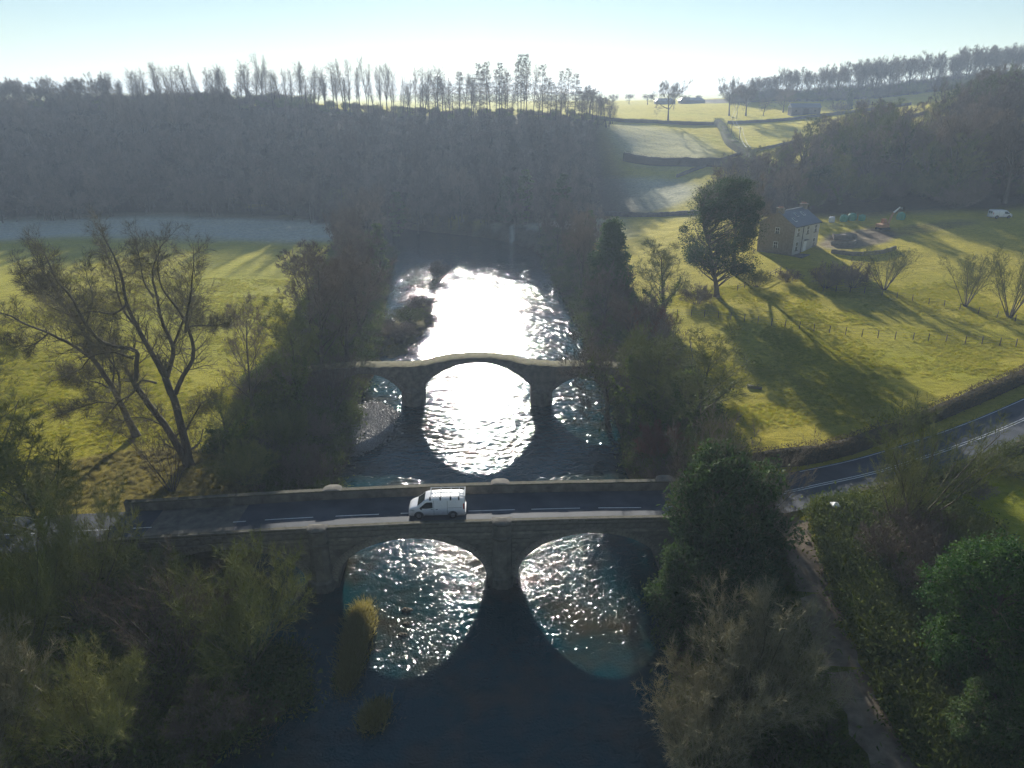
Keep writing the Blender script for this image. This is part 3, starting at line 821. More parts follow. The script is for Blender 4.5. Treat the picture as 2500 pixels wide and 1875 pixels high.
def proto_slender(key, seed, H=19, **k):
    a = dict(n=(26, 7, 0), ang=(34, 42, 40), lr=(.24, .45, .5), gn=(.03, .10, .16, .2), trop=(.0, .08, .08, .06), t0=(.28, .15, .2), tw=13, tl=1.0, tww=.032, seg=1.2, lshape=.35, maxlev=2, trunklev=0); a.update(k)
    g = Grower(seed, **a); g.grow((0, 0, -.3), (.02, .02, 1), H * .95, H * .014, 0)
    PROTO[key] = g.parts(key, 'bark', 'twig')
def proto_larch(key, seed, H=22):
    g = Grower(seed, n=(64, 7, 0), ang=(88, 50, 40), lr=(.20, .45, .5), gn=(.01, .06, .12, .2), trop=(0, .02, -.05, -.04), t0=(.28, .15, .2), tw=13, tl=.6, tww=.045, seg=1.4, lshape=.72, maxlev=2, trunklev=0, taper=.12)
    g.grow((0, 0, -.3), (.01, .0, 1), H * .98, H * .011, 0)
    PROTO[key] = g.parts(key, 'bark', 'larch_twig')
def proto_fan(key, seed, twig='twig_olive', bark='bark', leaf=None, H=9, stems=11, spread=38, tw=16, **k):
    a = dict(n=(9, 6, 0), ang=(30, 36, 40), lr=(.42, .5, .5), gn=(.06, .10, .14, .2), trop=(.03, .06, .05, .05), t0=(.22, .15, .2), tw=tw, tl=.62, tww=.02, seg=.8, lshape=.5, maxlev=2, trunklev=0); a.update(k)
    g = Grower(seed, **a)
    for i in range(stems):
        az = i * 2.4 + g.rng.normal() * .3; t = R(spread) * math.sqrt((i + .4) / stems)
        d = (math.cos(az) * math.sin(t), math.sin(az) * math.sin(t), math.cos(t))
        g.grow((d[0] * .3, d[1] * .3, -.2), d, H * g.rng.uniform(.8, 1.0), H * g.rng.uniform(.006, .012), 0)
    PROTO[key] = g.parts(key, bark, twig, leaf)
def proto_leafy(key, seed, leafmat, H=12, rad=4.5, n=22000, size=.16, shape='ovoid', clear=.05, clumps=120, bark='bark', twigs=1500):
    g = Grower(seed, seg=1.0); rng = g.rng
    P = g.line((0, 0, -.3), (.03, .02, 1), H * .9, 0); rads = g.emit(P, H * .022, H * .005, 0)
    cs = []; rs = []
    for c in range(clumps):
        zz = rng.uniform(0, 1)
        if shape == 'cone': rr = rad * (1.03 - zz) ** .8
        elif shape == 'pine': rr = rad * (.35 + .65 * math.sin(math.pi * min(1, zz * .85 + .12)))
        else: rr = rad * math.sqrt(max(.04, 1 - (2 * zz * .92 - .85) ** 2))
        a = rng.uniform(0, 6.28)
        lob = .62 + .75 * float(vnoise(np.array([a / 6.283 * 5]), np.array([zz * 3.2]), 1.0, seed)[0])
        q = rr * math.sqrt(rng.uniform(.25, 1)) * rng.uniform(.8, 1.08) * lob
        C = np.array([q * math.cos(a), q * math.sin(a), H * (clear + (1 - clear) * zz)])
        cs.append(C); rs.append(rng.uniform(.06, .22) * rad + .2)
        i = int(np.clip((C[2] - q * .5) / (H * .9) * (len(P) - 1), 0, len(P) - 2))
        mid = (P[i] + C) / 2 + rng.normal(size=3) * .3 + UP * .2
        g.tr.tube(np.array([P[i], mid, C]), np.array([.09, .05, .02]) * H / 12, 4)
    cs = np.array(cs); rs = np.array(rs)
    k = rng.integers(0, clumps, n); D = rng.normal(size=(n, 3)); D /= np.linalg.norm(D, axis=1)[:, None]
    rr = rs[k] * rng.uniform(.25, 1, n) ** .5 * (1 + .25 * np.abs(rng.normal(size=n)))
    g.lf.leaves(cs[k] + D * rr[:, None] * np.array([1.15, 1.15, .85]), size, rng, .6)
    if twigs:
        k = rng.integers(0, clumps, twigs); D = rng.normal(size=(twigs, 3)) + UP * .5; D /= np.linalg.norm(D, axis=1)[:, None]
        g.cr.twigs(cs[k], D, rs[k] * rng.uniform(1, 1.9, twigs), np.full(twigs, .025), rng)
    PROTO[key] = g.parts(key, bark, 'twig_pale', leafmat)
    PROTO[key]['h'] = H * 1.03; PROTO[key]['w'] = rad * 2.15

proto_oak('oak_a', 11); proto_oak('oak_b', 12, H=14, tw=18)
proto_oak('oak_ivy', 13, twig='twig_olive', bark='bark_mossy', leaf='ivy_leaf', H=14, tw=12, ivy=(8.5, 130, .10, .17))
proto_ash('ash_a', 21); proto_ash('ash_b', 22, H=16, tw=15); proto_ash('ash_olive', 24, twig='twig_olive', bark='bark_mossy', H=15, tw=18)
proto_ash('ash_ivy', 23, twig='twig_olive', bark='bark_mossy', leaf='ivy_leaf', H=16, ivy=(9.5, 140, .10, .17))
for i in range(4): proto_slender('slender_%d' % i, 31 + i, H=(19, 17, 20, 18)[i])
proto_larch('larch_a', 41); proto_larch('larch_b', 42)
proto_fan('fan_a', 51, H=9); proto_fan('fan_b', 52, H=9, twig='twig', spread=46)
proto_fan('fan_pale', 53, H=10, twig='twig_pale', stems=16, spread=52, tw=16, n=(12, 6, 0), bark='bark_mossy', tww=.027, tl=.8)
proto_fan('fan_dense', 54, H=10, twig='twig_olive', stems=15, spread=50, tw=15, n=(12, 7, 0), bark='bark_mossy', tww=.027, tl=.8)
proto_fan('scrub_a', 55, H=4.5, twig='twig', stems=26, spread=60, tw=15, n=(8, 5, 0), tl=.45)
proto_fan('scrub_red', 56, H=4.0, twig='twig_red', stems=26, spread=55, tw=15, n=(8, 5, 0), tl=.45)
proto_fan('scrub_olive', 57, H=4.5, twig='twig_olive', stems=26, spread=62, tw=15, n=(8, 5, 0), tl=.45)
proto_leafy('holly', 61, 'leaf_holly', H=12, rad=4.6, n=42000, size=.13, clumps=170)
proto_leafy('holly_b', 66, 'leaf_holly', H=12, rad=4.8, n=40000, size=.13, clumps=120)
proto_leafy('yew', 62, 'leaf_dark', H=15, rad=5.0, n=20000, size=.24, shape='cone', clumps=150)
proto_leafy('pine', 63, 'leaf_dark', H=19, rad=6.5, n=60000, size=.12, shape='pine', clear=.24, clumps=150, twigs=3500)
proto_leafy('column', 64, 'ivy_leaf', H=15, rad=1.6, n=8000, size=.24, clumps=60)
proto_leafy('ivy_bush', 65, 'leaf_dark', H=9, rad=4.0, n=26000, size=.17, clumps=110, twigs=3500)

def put_tree(key, x, y, h, w, label, name='bare_tree', group=None, rz=None, cat='tree', z=None, tilt=(0, 0)):
    P = PROTO[key]
    r = empty(name, (x, y, (gz(x, y) if z is None else z)))
    seed = int(abs(x * 131 + y * 717)) % 1000
    r.rotation_euler = (tilt[0], tilt[1], (seed * .00628) if rz is None else rz)
    sz = h / P['h']; sx = min(max(w / P['w'], sz * .6), sz * 1.7)
    r.scale = (sx, sx, sz)
    tag(r, label, cat, group)
    for nm, me in P['parts']: pobj(nm, me, r)
    return r

# ------------------------------------------------------------------ the two large old oaks on the left bank (limb by limb)
def hero(name, base, limbs, label, unit, seed, twig, tw, r_base, zlean=0.0):
    """limbs: (points [(x,z)], depth start, depth end, radius start, radius end, branching)"""
    g = Grower(seed, n=(5, 24, 10), ang=(45, 54, 45), lr=(.4, .34, .50), gn=(.05, .17, .18, .18), trop=(.02, .09, .07, .05), t0=(.3, .12, .1), tw=tw, tl=.85, tww=.020, seg=.7, trunklev=1)
    ox, oz = limbs[0][0][0]
    for pts, y0, y1, r0, r1, br in limbs:
        q = np.array([((px - ox) / unit[0], 0, (oz - pz) / unit[1]) for px, pz in pts])
        q[:, 1] = np.linspace(y0, y1, len(q)); q[:, 2] += q[:, 1] * .0
        q[0, 2] -= .0
        P = catmull(q, .5); P = P + np.cumsum(g.rng.normal(size=P.shape) * .02, axis=0)
        n = len(P); rads = r0 + (r1 - r0) * np.linspace(0, 1, n)
        if pts[0] == limbs[0][0][0]: rads = rads * (1 + .7 * np.exp(-np.linspace(0, 1, n) * 12)); P[0, 2] -= .5
        rads = rads * .72; P = P + np.cumsum(g.rng.normal(size=P.shape) * .035, axis=0) * np.linspace(0, 1, n)[:, None]; g.tr.tube(P, rads, 9)
        if br > 0:
            L = np.linalg.norm(np.diff(P, axis=0), axis=1).sum()
            g.children(P, rads * .6, min(L, 9), 1, br)
            g.grow(P[-1], P[-1] - P[-3], 2.6, rads[-1], 2)
            g.grow(P[-1], P[-1] - P[-3] + g.rng.normal(size=3) * .3, 2.2, rads[-1] * .8, 2)
    r = empty(name, base)
    tag(r, label, 'tree')
    for nm, me in g.parts(name, 'bark', twig)['parts']: pobj(nm, me, r)
    return r

hero('old_oak', (-34.7, 67.7, gz(-34.7, 67.7)), [
    ([(1150, 1190), (1110, 1080), (1080, 980), (1045, 880), (1005, 790), (960, 690)], 0, -.8, .55, .38, .3),
    ([(1150, 1190), (1150, 1050), (1140, 930), (1130, 800), (1090, 700)], 0, .6, .62, .48, .2),
    ([(960, 690), (1000, 570), (1015, 520), (930, 490), (850, 455), (805, 350), (788, 240), (735, 130), (725, 20)], -.8, -3.2, .34, .07, 1.2),
    ([(985, 570), (900, 525), (800, 540), (760, 590), (720, 600)], -1.2, -3.5, .17, .05, 1.0),
    ([(1090, 700), (1030, 580), (965, 440), (925, 330), (920, 200), (885, 100), (840, -10)], .6, 2.4, .42, .06, 1.2),
    ([(965, 440), (900, 380), (860, 290), (840, 200), (800, 100)], 1.2, 3.6, .18, .05, 1.0),
    ([(1130, 790), (1200, 690), (1285, 600), (1303, 480), (1290, 380), (1250, 280), (1215, 190), (1225, 90)], .6, -1.6, .36, .06, 1.2),
    ([(1300, 430), (1340, 330), (1400, 210), (1440, 100), (1465, 40)], -1.2, -3.0, .2, .05, 1.1),
    ([(1300, 410), (1380, 405), (1450, 415), (1515, 400)], -1.1, -.2, .13, .04, .9),
    ([(1100, 700), (1145, 560), (1090, 420), (1070, 280), (1060, 150), (1115, 40)], .6, 3.6, .36, .06, 1.2),
    ([(1150, 545), (1200, 440), (1255, 360), (1220, 430), (1190, 330)], 1.2, 4.2, .2, .05, .9),
    ([(1050, 720), (985, 690), (945, 745), (880, 775), (820, 840)], 0, -2.5, .17, .05, .9),
    ([(1070, 960), (960, 890), (880, 885), (830, 930)], -.4, -2.2, .11, .03, .8),
    ([(1150, 1000), (1200, 930), (1240, 870), (1300, 845)], .4, 2.0, .16, .04, .8),
    ([(925, 330), (860, 370), (760, 350), (680, 370), (580, 320)], 1.4, -.8, .16, .04, 1.0),
    ([(1070, 300), (1010, 230), (985, 130), (960, 60)], 2.0, 4.6, .13, .04, 1.0)],
    'huge gnarled bare oak on the left bank, the tallest beside the field', (55.8, 49.4), 5, 'twig_grey', 11, .6)
hero('old_oak', (-43.4, 73.9, gz(-43.4, 73.9)), [
    ([(830, 1170), (790, 1050), (765, 950), (740, 880), (700, 800), (670, 740)], 0, .4, .52, .34, .2),
    ([(670, 740), (640, 620), (600, 560), (540, 480), (500, 380), (450, 300), (425, 240)], .4, 2.0, .28, .05, 1.3),
    ([(665, 740), (600, 670), (480, 590), (380, 540), (300, 475), (170, 455)], .4, -1.6, .26, .05, 1.4),
    ([(770, 970), (805, 890), (822, 800), (790, 700), (735, 640), (700, 560)], 0, -1.8, .2, .05, 1.2),
    ([(755, 880), (765, 760), (745, 660), (760, 560)], 0, 2.0, .17, .04, 1.2),
    ([(740, 900), (650, 870), (540, 880), (430, 850)], 0, 1.5, .13, .03, 1.2),
    ([(670, 720), (650, 570), (685, 450), (640, 340)], .4, 3.0, .2, .04, 1.3),
    ([(770, 990), (690, 960), (580, 975), (470, 1015)], 0, -1.5, .12, .03, 1.2),
    ([(540, 480), (440, 420), (350, 400), (280, 330)], 1.4, 3.2, .13, .04, 1.3),
    ([(600, 560), (580, 430), (540, 330), (550, 260)], 1.0, -1.0, .14, .04, 1.2),
    ([(480, 590), (400, 640), (320, 640), (250, 590)], -.6, -2.6, .12, .03, 1.2)],
    'wide bare oak leaning left at the edge of the left field', (52.0, 46.0), 6, 'twig_grey', 12, .5)

# ------------------------------------------------------------------ single trees, shrubs and bushes
T = put_tree
# left of the road bridge
T('ash_ivy', -47.4, 55.9, 17.2, 10, 'ivy covered tree at the left edge beyond the road', 'ivy_clad_tree')
T('ash_olive', -38.5, 49.8, 12.5, 9.5, 'olive twigged bare tree hanging over the left end of the road', 'bare_tree')
T('fan_dense', -33.0, 44.0, 12.2, 11, 'dense olive twigged willow below the left end of the road', 'willow')
T('fan_dense', -33.4, 37.2, 13.6, 10.5, 'mossy branched dense willow at the lower left edge', 'willow', rz=2)
T('fan_dense', -25.8, 32.4, 8.5, 8, 'low shadowed willow at the bottom left of the picture', 'willow', rz=4)
T('fan_pale', -30.6, 29.4, 12.5, 9, 'pale twigged willow in the bottom left corner', 'willow')
T('fan_dense', -19.4, 41.4, 10.4, 10.4, 'round crowned brown willow standing in front of the left bridge pier', 'willow', rz=1.2)
T('fan_b', -24.6, 40.4, 9.6, 9.6, 'bare willow with a leaning limb below the left bridge arch', 'willow', rz=.6)
T('scrub_olive', -29.0, 47.2, 4.6, 6, 'olive scrub bush against the left abutment of the road bridge', 'scrub_bush', cat='bush')
T('scrub_a', -20.5, 35.8, 3.6, 6, 'dark scrub bush on the left bank at the bottom', 'scrub_bush', cat='bush')
# right of the road bridge
T('ivy_bush', 17.0, 48.6, 12.6, 9.5, 'dark ivy smothered tree beside the right end of the bridge', 'ivy_clad_tree')
T('fan_b', 17.8, 50.6, 14.4, 11.0, 'bare topped tree rising behind the dark ivy at the right bridge end', 'bare_tree', rz=3)
T('ivy_bush', 13.8, 44.6, 8.4, 7, 'dark ivy bush overhanging the water by the right arch', 'ivy_bush', cat='bush', rz=1)
T('ivy_bush', 17.4, 43.0, 6.4, 6, 'low dark ivy bush between the right arch and the dirt track', 'ivy_bush', cat='bush', rz=2.2)
T('fan_pale', 15.2, 35.4, 10.6, 10.5, 'pale twigged shrubby tree at the bottom right of the river', 'willow', rz=.5)
T('fan_pale', 11.8, 32.2, 8.0, 8, 'pale spreading shrub overhanging the river at the bottom edge', 'willow', rz=2.5)
T('holly', 30.0, 36.6, 10.4, 7.6, 'large glossy evergreen right beside the dirt track', 'holly_bush')
T('holly_b', 34.2, 36.6, 9.4, 7.2, 'largest glossy evergreen at the lower right edge by the lawn', 'holly_bush', rz=2)
T('holly', 32.4, 30.0, 9.6, 7.4, 'dark glossy evergreen in the bottom right corner', 'holly_bush', rz=4)
T('ivy_bush', 28.2, 31.6, 5.0, 4.4, 'low dark evergreen bush at the bottom by the track end', 'ivy_bush', cat='bush', rz=4.2)
T('scrub_a', 31.2, 46.0, 5.6, 8.0, 'brown twiggy thicket above the glossy evergreens', 'thicket', cat='bush')
T('scrub_olive', 36.4, 47.6, 5.0, 6.5, 'olive brown thicket beside the sunlit lawn', 'thicket', cat='bush')
T('scrub_a', 33.8, 49.6, 4.2, 6.0, 'brown thicket at the foot of the roadside trees', 'thicket', cat='bush', rz=2)
T('fan_a', 35.4, 53.4, 11.0, 11.0, 'many stemmed bare tree in front of the road bend', 'bare_tree', rz=1)
T('fan_a', 33.0, 52.0, 7.4, 6.5, 'smaller many stemmed bare tree by the track junction', 'bare_tree', rz=3)
T('scrub_a', 42.6, 58.0, 1.8, 5, 'brown roadside scrub under the bend at the right', 'scrub_bush', cat='bush', rz=1)
T('scrub_olive', 48.6, 60.8, 1.8, 5, 'olive roadside scrub by the right edge below the road', 'scrub_bush', cat='bush', rz=2)
T('scrub_olive', 54.6, 64.6, 2.0, 5, 'furthest scrub bush below the road at the right edge', 'scrub_bush', cat='bush', rz=3)
T('scrub_a', 22.0, 51.6, 3.6, 4.5, 'low scrub at the top of the dirt track on its left', 'scrub_bush', cat='bush')
# left bank upstream
T('ash_a', -32.0, 79.7, 15.8, 8, 'slim upright bare tree right of the huge oak', 'bare_tree')
T('fan_b', -34.1, 62.2, 8.8, 4, 'thin broken bare tree just behind the far parapet', 'bare_tree')
T('oak_ivy', -30.4, 69.4, 8.2, 5, 'short ivy wrapped trunk at the foot of the huge oak', 'ivy_clad_tree')
T('ash_a', -27.4, 95.4, 20.0, 12, 'tall dark crowned tree on the left bank by the old bridge', 'bare_tree')
T('ash_ivy', -26.8, 81.6, 14.6, 8.4, 'ivy stemmed tree between the huge oak and the river', 'ivy_clad_tree')
T('ash_b', -25.8, 105.0, 17.6, 11, 'brown crowned tree behind the left end of the old bridge', 'bare_tree')
T('oak_a', -26.4, 118.4, 14.6, 10, 'brown crowned bank tree upstream of the old bridge', 'bare_tree', rz=2)
T('oak_b', -29.5, 130.0, 15.5, 11, 'dense brown crowned tree at the left side of the channel', 'bare_tree', rz=4)
T('ash_b', -33.0, 112.0, 15.5, 9, 'bare tree at the field edge behind the bank trees', 'bare_tree')
T('fan_b', -23.8, 86.2, 9.6, 8.4, 'leaning bare shrub tree beside the gravel bar', 'bare_tree', rz=4)
T('scrub_olive', -26.0, 73.6, 4.6, 6, 'olive scrub on the left bank below the huge oak', 'scrub_bush', cat='bush')
T('scrub_a', -23.4, 76.6, 3.6, 5, 'brown scrub at the water edge below the gravel bar', 'scrub_bush', cat='bush')
T('scrub_a', -22.6, 67.4, 5.4, 6, 'brown scrub at the water edge beside the far parapet', 'scrub_bush', cat='bush', rz=3)
T('scrub_olive', -27.6, 64.6, 4.6, 6.5, 'low olive scrub between the oak shadows and the river', 'scrub_bush', cat='bush', rz=4)
T('scrub_a', -30.4, 90.0, 3.6, 6, 'brown scrub bush on the left bank beside the old bridge end', 'scrub_bush', cat='bush', rz=5)
T('scrub_a', -19.6, 121, 2.6, 7.5, 'sunlit scrub at the near end of the river island', 'scrub_bush', cat='bush')
T('scrub_olive', -19.4, 129, 3.0, 8, 'olive scrub in the middle of the river island', 'scrub_bush', cat='bush')
T('scrub_a', -18.4, 140, 2.6, 7, 'brown scrub at the far end of the river island', 'scrub_bush', cat='bush', rz=2)
T('scrub_a', -17.6, 168, 4.0, 6, 'dark scrub islet in the upstream glare', 'scrub_bush', cat='bush', rz=4)
T('column', -29.8, 157, 15.0, 4.2, 'narrow ivy column tree at the left side of the far water', 'ivy_column')
T('ash_b', -33, 147, 14, 9, 'brown bare tree left of the narrow ivy column', 'bare_tree', rz=2)
T('oak_b', -37, 160, 14.5, 11, 'rounded brown tree behind the narrow ivy column', 'bare_tree', rz=3)
# right bank upstream
T('oak_ivy', 14.8, 81.0, 14.6, 15, 'ivy trunked spreading oak beside the right end of the old bridge', 'ivy_clad_tree', rz=.4)
T('ash_ivy', 17.0, 76.4, 13.0, 9, 'ivy trunked bare tree nearer the road bridge on the right bank', 'ivy_clad_tree', rz=2.4)
T('ash_ivy', 20.2, 71.6, 13.0, 10, 'many limbed ivy tree at the corner of the right field', 'ivy_clad_tree', rz=4)
T('oak_b', 12.6, 84.0, 13.5, 13, 'bare branched tree reaching over the right arch of the old bridge', 'bare_tree', rz=1.5)
T('scrub_red', 16.6, 70.6, 4.8, 6, 'rust red bush on the right bank', 'red_bush', cat='bush')
T('scrub_a', 16.6, 64.2, 4.6, 6, 'brown scrub at the water edge behind the road bridge', 'scrub_bush', cat='bush')
T('scrub_olive', 20.4, 63.8, 5.4, 7, 'olive scrub behind the parapet at the right bridge end', 'scrub_bush', cat='bush')
T('yew', 18.6, 132.5, 15.8, 12, 'broad dark conical yew on the right bank upstream', 'yew_tree')
T('ash_ivy', 25.3, 114.4, 14.2, 10, 'upright ivy stemmed tree left of the fence end', 'ivy_clad_tree', rz=1)
T('pine', 37.4, 126.2, 20.8, 15.5, 'big dark evergreen on a bare trunk left of the house', 'evergreen_tree')
T('oak_b', 44.5, 141.0, 20.5, 16, 'bare crowned tree just behind the big evergreen', 'bare_tree', rz=1)
T('oak_a', 17.8, 100.5, 10.8, 13, 'brown twiggy canopy tree behind the old bridge right end', 'bare_tree', rz=3)
T('fan_b', 21.4, 96.0, 8.0, 8, 'bare shrub tree at the left corner of the right field', 'bare_tree', rz=2)
T('oak_b', 15.8, 118.5, 11.8, 10, 'brown tree on the right bank below the yew', 'bare_tree', rz=5)
T('oak_a', 14.4, 146.0, 15.2, 10, 'brown tree just upstream of the yew', 'bare_tree', rz=4)
T('scrub_red', 21.6, 107.0, 5.4, 9, 'reddish brown scrub below the upright ivy tree', 'red_bush', cat='bush')
T('scrub_a', 19.0, 88.6, 5.2, 8, 'brown scrub between the spreading oak and the field', 'scrub_bush', cat='bush', rz=2)
T('scrub_a', 33.0, 123.0, 3.6, 7, 'low scrub around the foot of the big evergreen', 'scrub_bush', cat='bush', rz=5)
# along the stream and by the house
T('fan_a', 68.6, 127.9, 8.0, 9.6, 'fan shaped bare willow right of the house shadow', 'willow')
T('fan_a', 77.5, 117.6, 9.0, 9.0, 'fan shaped bare willow standing alone by the stream fence', 'willow', rz=2)
T('fan_a', 80.8, 111.0, 11.4, 9.6, 'many stemmed willow near the right edge by the stream', 'willow', rz=4)
T('fan_b', 85.6, 108.4, 13.0, 10, 'tallest willow at the right edge by the stream', 'willow', rz=1)
T('scrub_a', 58.4, 129.4, 5.0, 7, 'left brown bush in the shadow of the house', 'scrub_bush', cat='bush')
T('scrub_a', 63.4, 129.6, 5.2, 7, 'right brown bush in the shadow of the house', 'scrub_bush', cat='bush', rz=2)
T('scrub_olive', 46.0, 131.0, 3.4, 6, 'olive bush by the garden fence near the big evergreen', 'scrub_bush', cat='bush')
T('scrub_a', 52.6, 133.0, 2.6, 5, 'small bush at the tip of the sunlit garden bank', 'scrub_bush', cat='bush', rz=2)
# far, on the skyline to the right of the spur
T('oak_a', 78.8, 382, 19.3, 13, 'lone bare tree on the far green field', 'lone_tree', rz=2)
T('oak_b', 117.6, 411, 19.4, 15, 'left and taller tree of the pair at the lane head', 'bare_tree', rz=2)
T('oak_a', 126.0, 409, 15.6, 15, 'right tree of the pair at the lane head', 'bare_tree', rz=1)
T('ash_b', 147.2, 413, 12.4, 11, 'bare tree just left of the stone barn', 'bare_tree')
T('ash_a', 134.0, 405, 9.0, 10, 'small bare tree between the pair and the barn', 'bare_tree')
T('oak_a', 38.0, 372, 12.5, 17, 'round topped tree at the right end of the left skyline', 'bare_tree', rz=4)
T('oak_b', 47.0, 400, 9.5, 13, 'small round tree just right of the left wooded spur', 'bare_tree', rz=3)
T('scrub_a', 170, 396, 5.0, 10, 'dark bush right of the stone barn', 'scrub_bush', cat='bush')
T('scrub_a', 183, 398, 6.0, 8, 'furthest right bush along the barn field wall', 'scrub_bush', cat='bush', rz=2)
T('yew', 176, 398, 8.5, 5, 'narrow dark tree standing right of the stone barn', 'evergreen_tree')
rg = np.random.default_rng(77)
ORD = lambda n: str(n) + ('th' if 10 <= n % 100 <= 20 else {1: 'st', 2: 'nd', 3: 'rd'}.get(n % 10, 'th'))
for k in range(7):
    x = 62 + k * 13 + rg.uniform(-3, 3); T(('oak_a', 'oak_b')[k % 2], x, 560 + rg.uniform(-15, 15), rg.uniform(5, 8), rg.uniform(7, 11), 'tiny tree on the far horizon hedge, %s from the left' % ORD(k + 1), 'horizon_tree', 'tiny trees on the far horizon')

# skyline trees on the left ridge
def image_u(x, y): return x / (y * .928 + 3)
sk = []
u = -236.0
while u < 44:
    u += rg.uniform(.7, 2.6)
    sk.append((u, 331 + rg.uniform(-5, 9)))
sk.sort(key=lambda p: image_u(*p))
for k, (x, y) in enumerate(sk):
    hm = float(np.interp(x, [-236, -190, -150, -100, -60, -20, 5, 30, 46], [15, 13, 16, 20, 20, 18.5, 22, 16, 9])) * rg.uniform(.66, 1.12)
    lr = -40 < x < 34 and rg.uniform() < (.35 if x < -18 else .7)
    if lr: T('larch_' + 'ab'[k % 2], x, y, hm * 1.04, rg.uniform(6, 8), 'bare larch on the left skyline ridge, %s tree from the left' % ORD(k + 1), 'larch_tree', 'trees along the left skyline ridge', rz=rg.uniform(0, 6))
    elif x < -175 and rg.uniform() < .6: T('oak_' + 'ab'[k % 2], x, y, hm * .95, rg.uniform(9, 13), 'spreading bare tree on the left skyline ridge, %s tree from the left' % ORD(k + 1), 'bare_tree', 'trees along the left skyline ridge', rz=rg.uniform(0, 6))
    else: T('slender_%d' % rg.integers(0, 4), x, y, hm, rg.uniform(4, 9), 'slender bare tree on the left skyline ridge, %s tree from the left' % ORD(k + 1), 'slender_tree', 'trees along the left skyline ridge', rz=rg.uniform(0, 6))

# belt of trees at the upstream end of the river
bl = [(-62, 222, 'oak_a', 13), (-52, 226, 'ash_b', 15), (-45, 214, 'oak_b', 13), (-40, 205, 'oak_a', 15), (-47, 232, 'oak_b', 16), (-36, 226, 'column', 15), (-30, 230, 'oak_a', 13),
      (-30, 238, 'oak_b', 17), (-16, 232, 'oak_b', 17), (-2, 228, 'yew', 14), (1, 220, 'oak_b', 9), (-14, 240, 'ash_a', 12), (4, 224, 'column', 17), (10, 220, 'oak_a', 13), (15, 218, 'column', 16), (8, 208, 'ash_b', 11),
      (14, 196, 'oak_a', 12), (12, 182, 'oak_b', 13), (16, 168, 'oak_a', 13), (20, 156, 'ash_b', 12), (-38, 190, 'oak_b', 13), (-40, 176, 'oak_a', 13), (24, 205, 'oak_b', 8), (-4, 238, 'oak_a', 15), (20, 184, 'column', 10)]
bl.sort(key=lambda p: image_u(p[0], p[1]))
for k, (x, y, key, h) in enumerate(bl):
    nm = {'column': 'ivy_column', 'yew': 'evergreen_tree'}.get(key, 'bare_tree')
    ad = {'column': 'narrow ivy clad tree', 'yew': 'dark evergreen', 'oak_a': 'bare spreading tree', 'oak_b': 'bare round crowned tree', 'ash_a': 'bare upright tree', 'ash_b': 'bare upright tree'}[key]
    T(key, x, y, h, h * (.32 if key == 'column' else .62), '%s in the hazy belt upstream, %s from the left' % (ad, ORD(k + 1)), nm, 'hazy trees at the upstream river bend', rz=rg.uniform(0, 6))

# wood on the right hand slope
wd = []
tries = 0
while len(wd) < 105 and tries < 9000:
    tries += 1
    x = rg.uniform(66, 215); y = rg.uniform(178, 262)
    if ellip(np.array([x]), np.array([y]), 130, 222, 78, 38, .22)[0] > 1: continue
    if x < 112 and y < 196: continue
    if 78 < x < 90 and y < 205: continue
    if any((x - a) ** 2 + (y - b) ** 2 < 20 for a, b in wd): continue
    wd.append((x, y))
wd.sort(key=lambda p: image_u(*p))
for k, (x, y) in enumerate(wd):
    key = ('oak_a', 'ash_a', 'ash_ivy', 'oak_b', 'ash_b', 'oak_ivy')[rg.integers(0, 6)]
    h = float(np.interp(x, [66, 100, 140, 215], [13, 17, 22, 24])) * rg.uniform(.8, 1.15)
    T(key, x, y, h, h * .62, '%s in the wood on the right slope, %s from the left' % ('ivy stemmed tree' if 'ivy' in key else 'bare tree', ORD(k + 1)), 'ivy_clad_tree' if 'ivy' in key else 'bare_tree', 'trees of the wood on the right slope', rz=rg.uniform(0, 6))
for k, (x, y, h) in enumerate(sorted([(72, 215, 7), (80, 222, 6), (92, 214, 8), (104, 205, 6), (116, 198, 6), (128, 194, 6), (140, 190, 6), (70, 240, 7), (78, 262, 6), (96, 262, 7), (66, 228, 6), (150, 186, 5)], key=lambda p: image_u(p[0], p[1]))):
    T(('ivy_bush', 'scrub_a', 'scrub_olive')[k % 3], x, y, h, h * 1.3, 'understorey %s at the edge of the right wood, %s from the left' % (('evergreen bush', 'brown bush', 'olive bush')[k % 3], ORD(k + 1)), ('ivy_bush', 'scrub_bush', 'scrub_bush')[k % 3], 'bushes along the edge of the right wood', cat='bush')

# wood along the far right ridge
rw = []
for k in range(84):
    x = 140 + k * 2.6 + rg.uniform(-2, 2); rw.append((x, 470 + rg.uniform(-3, 26) - (x - 140) * .09))
rw.sort(key=lambda p: image_u(*p))
for k, (x, y) in enumerate(rw):
    h = float(np.interp(x, [140, 165, 220, 360], [11, 17, 21, 20])) * rg.uniform(.85, 1.1)
    T(('ash_a', 'oak_a', 'ash_b', 'oak_b')[rg.integers(0, 4)], x, y, h, h * .55, 'bare tree in the far wood on the right skyline, %s from the left' % ORD(k + 1), 'ridge_tree', 'trees of the far wood on the right skyline', rz=rg.uniform(0, 6))

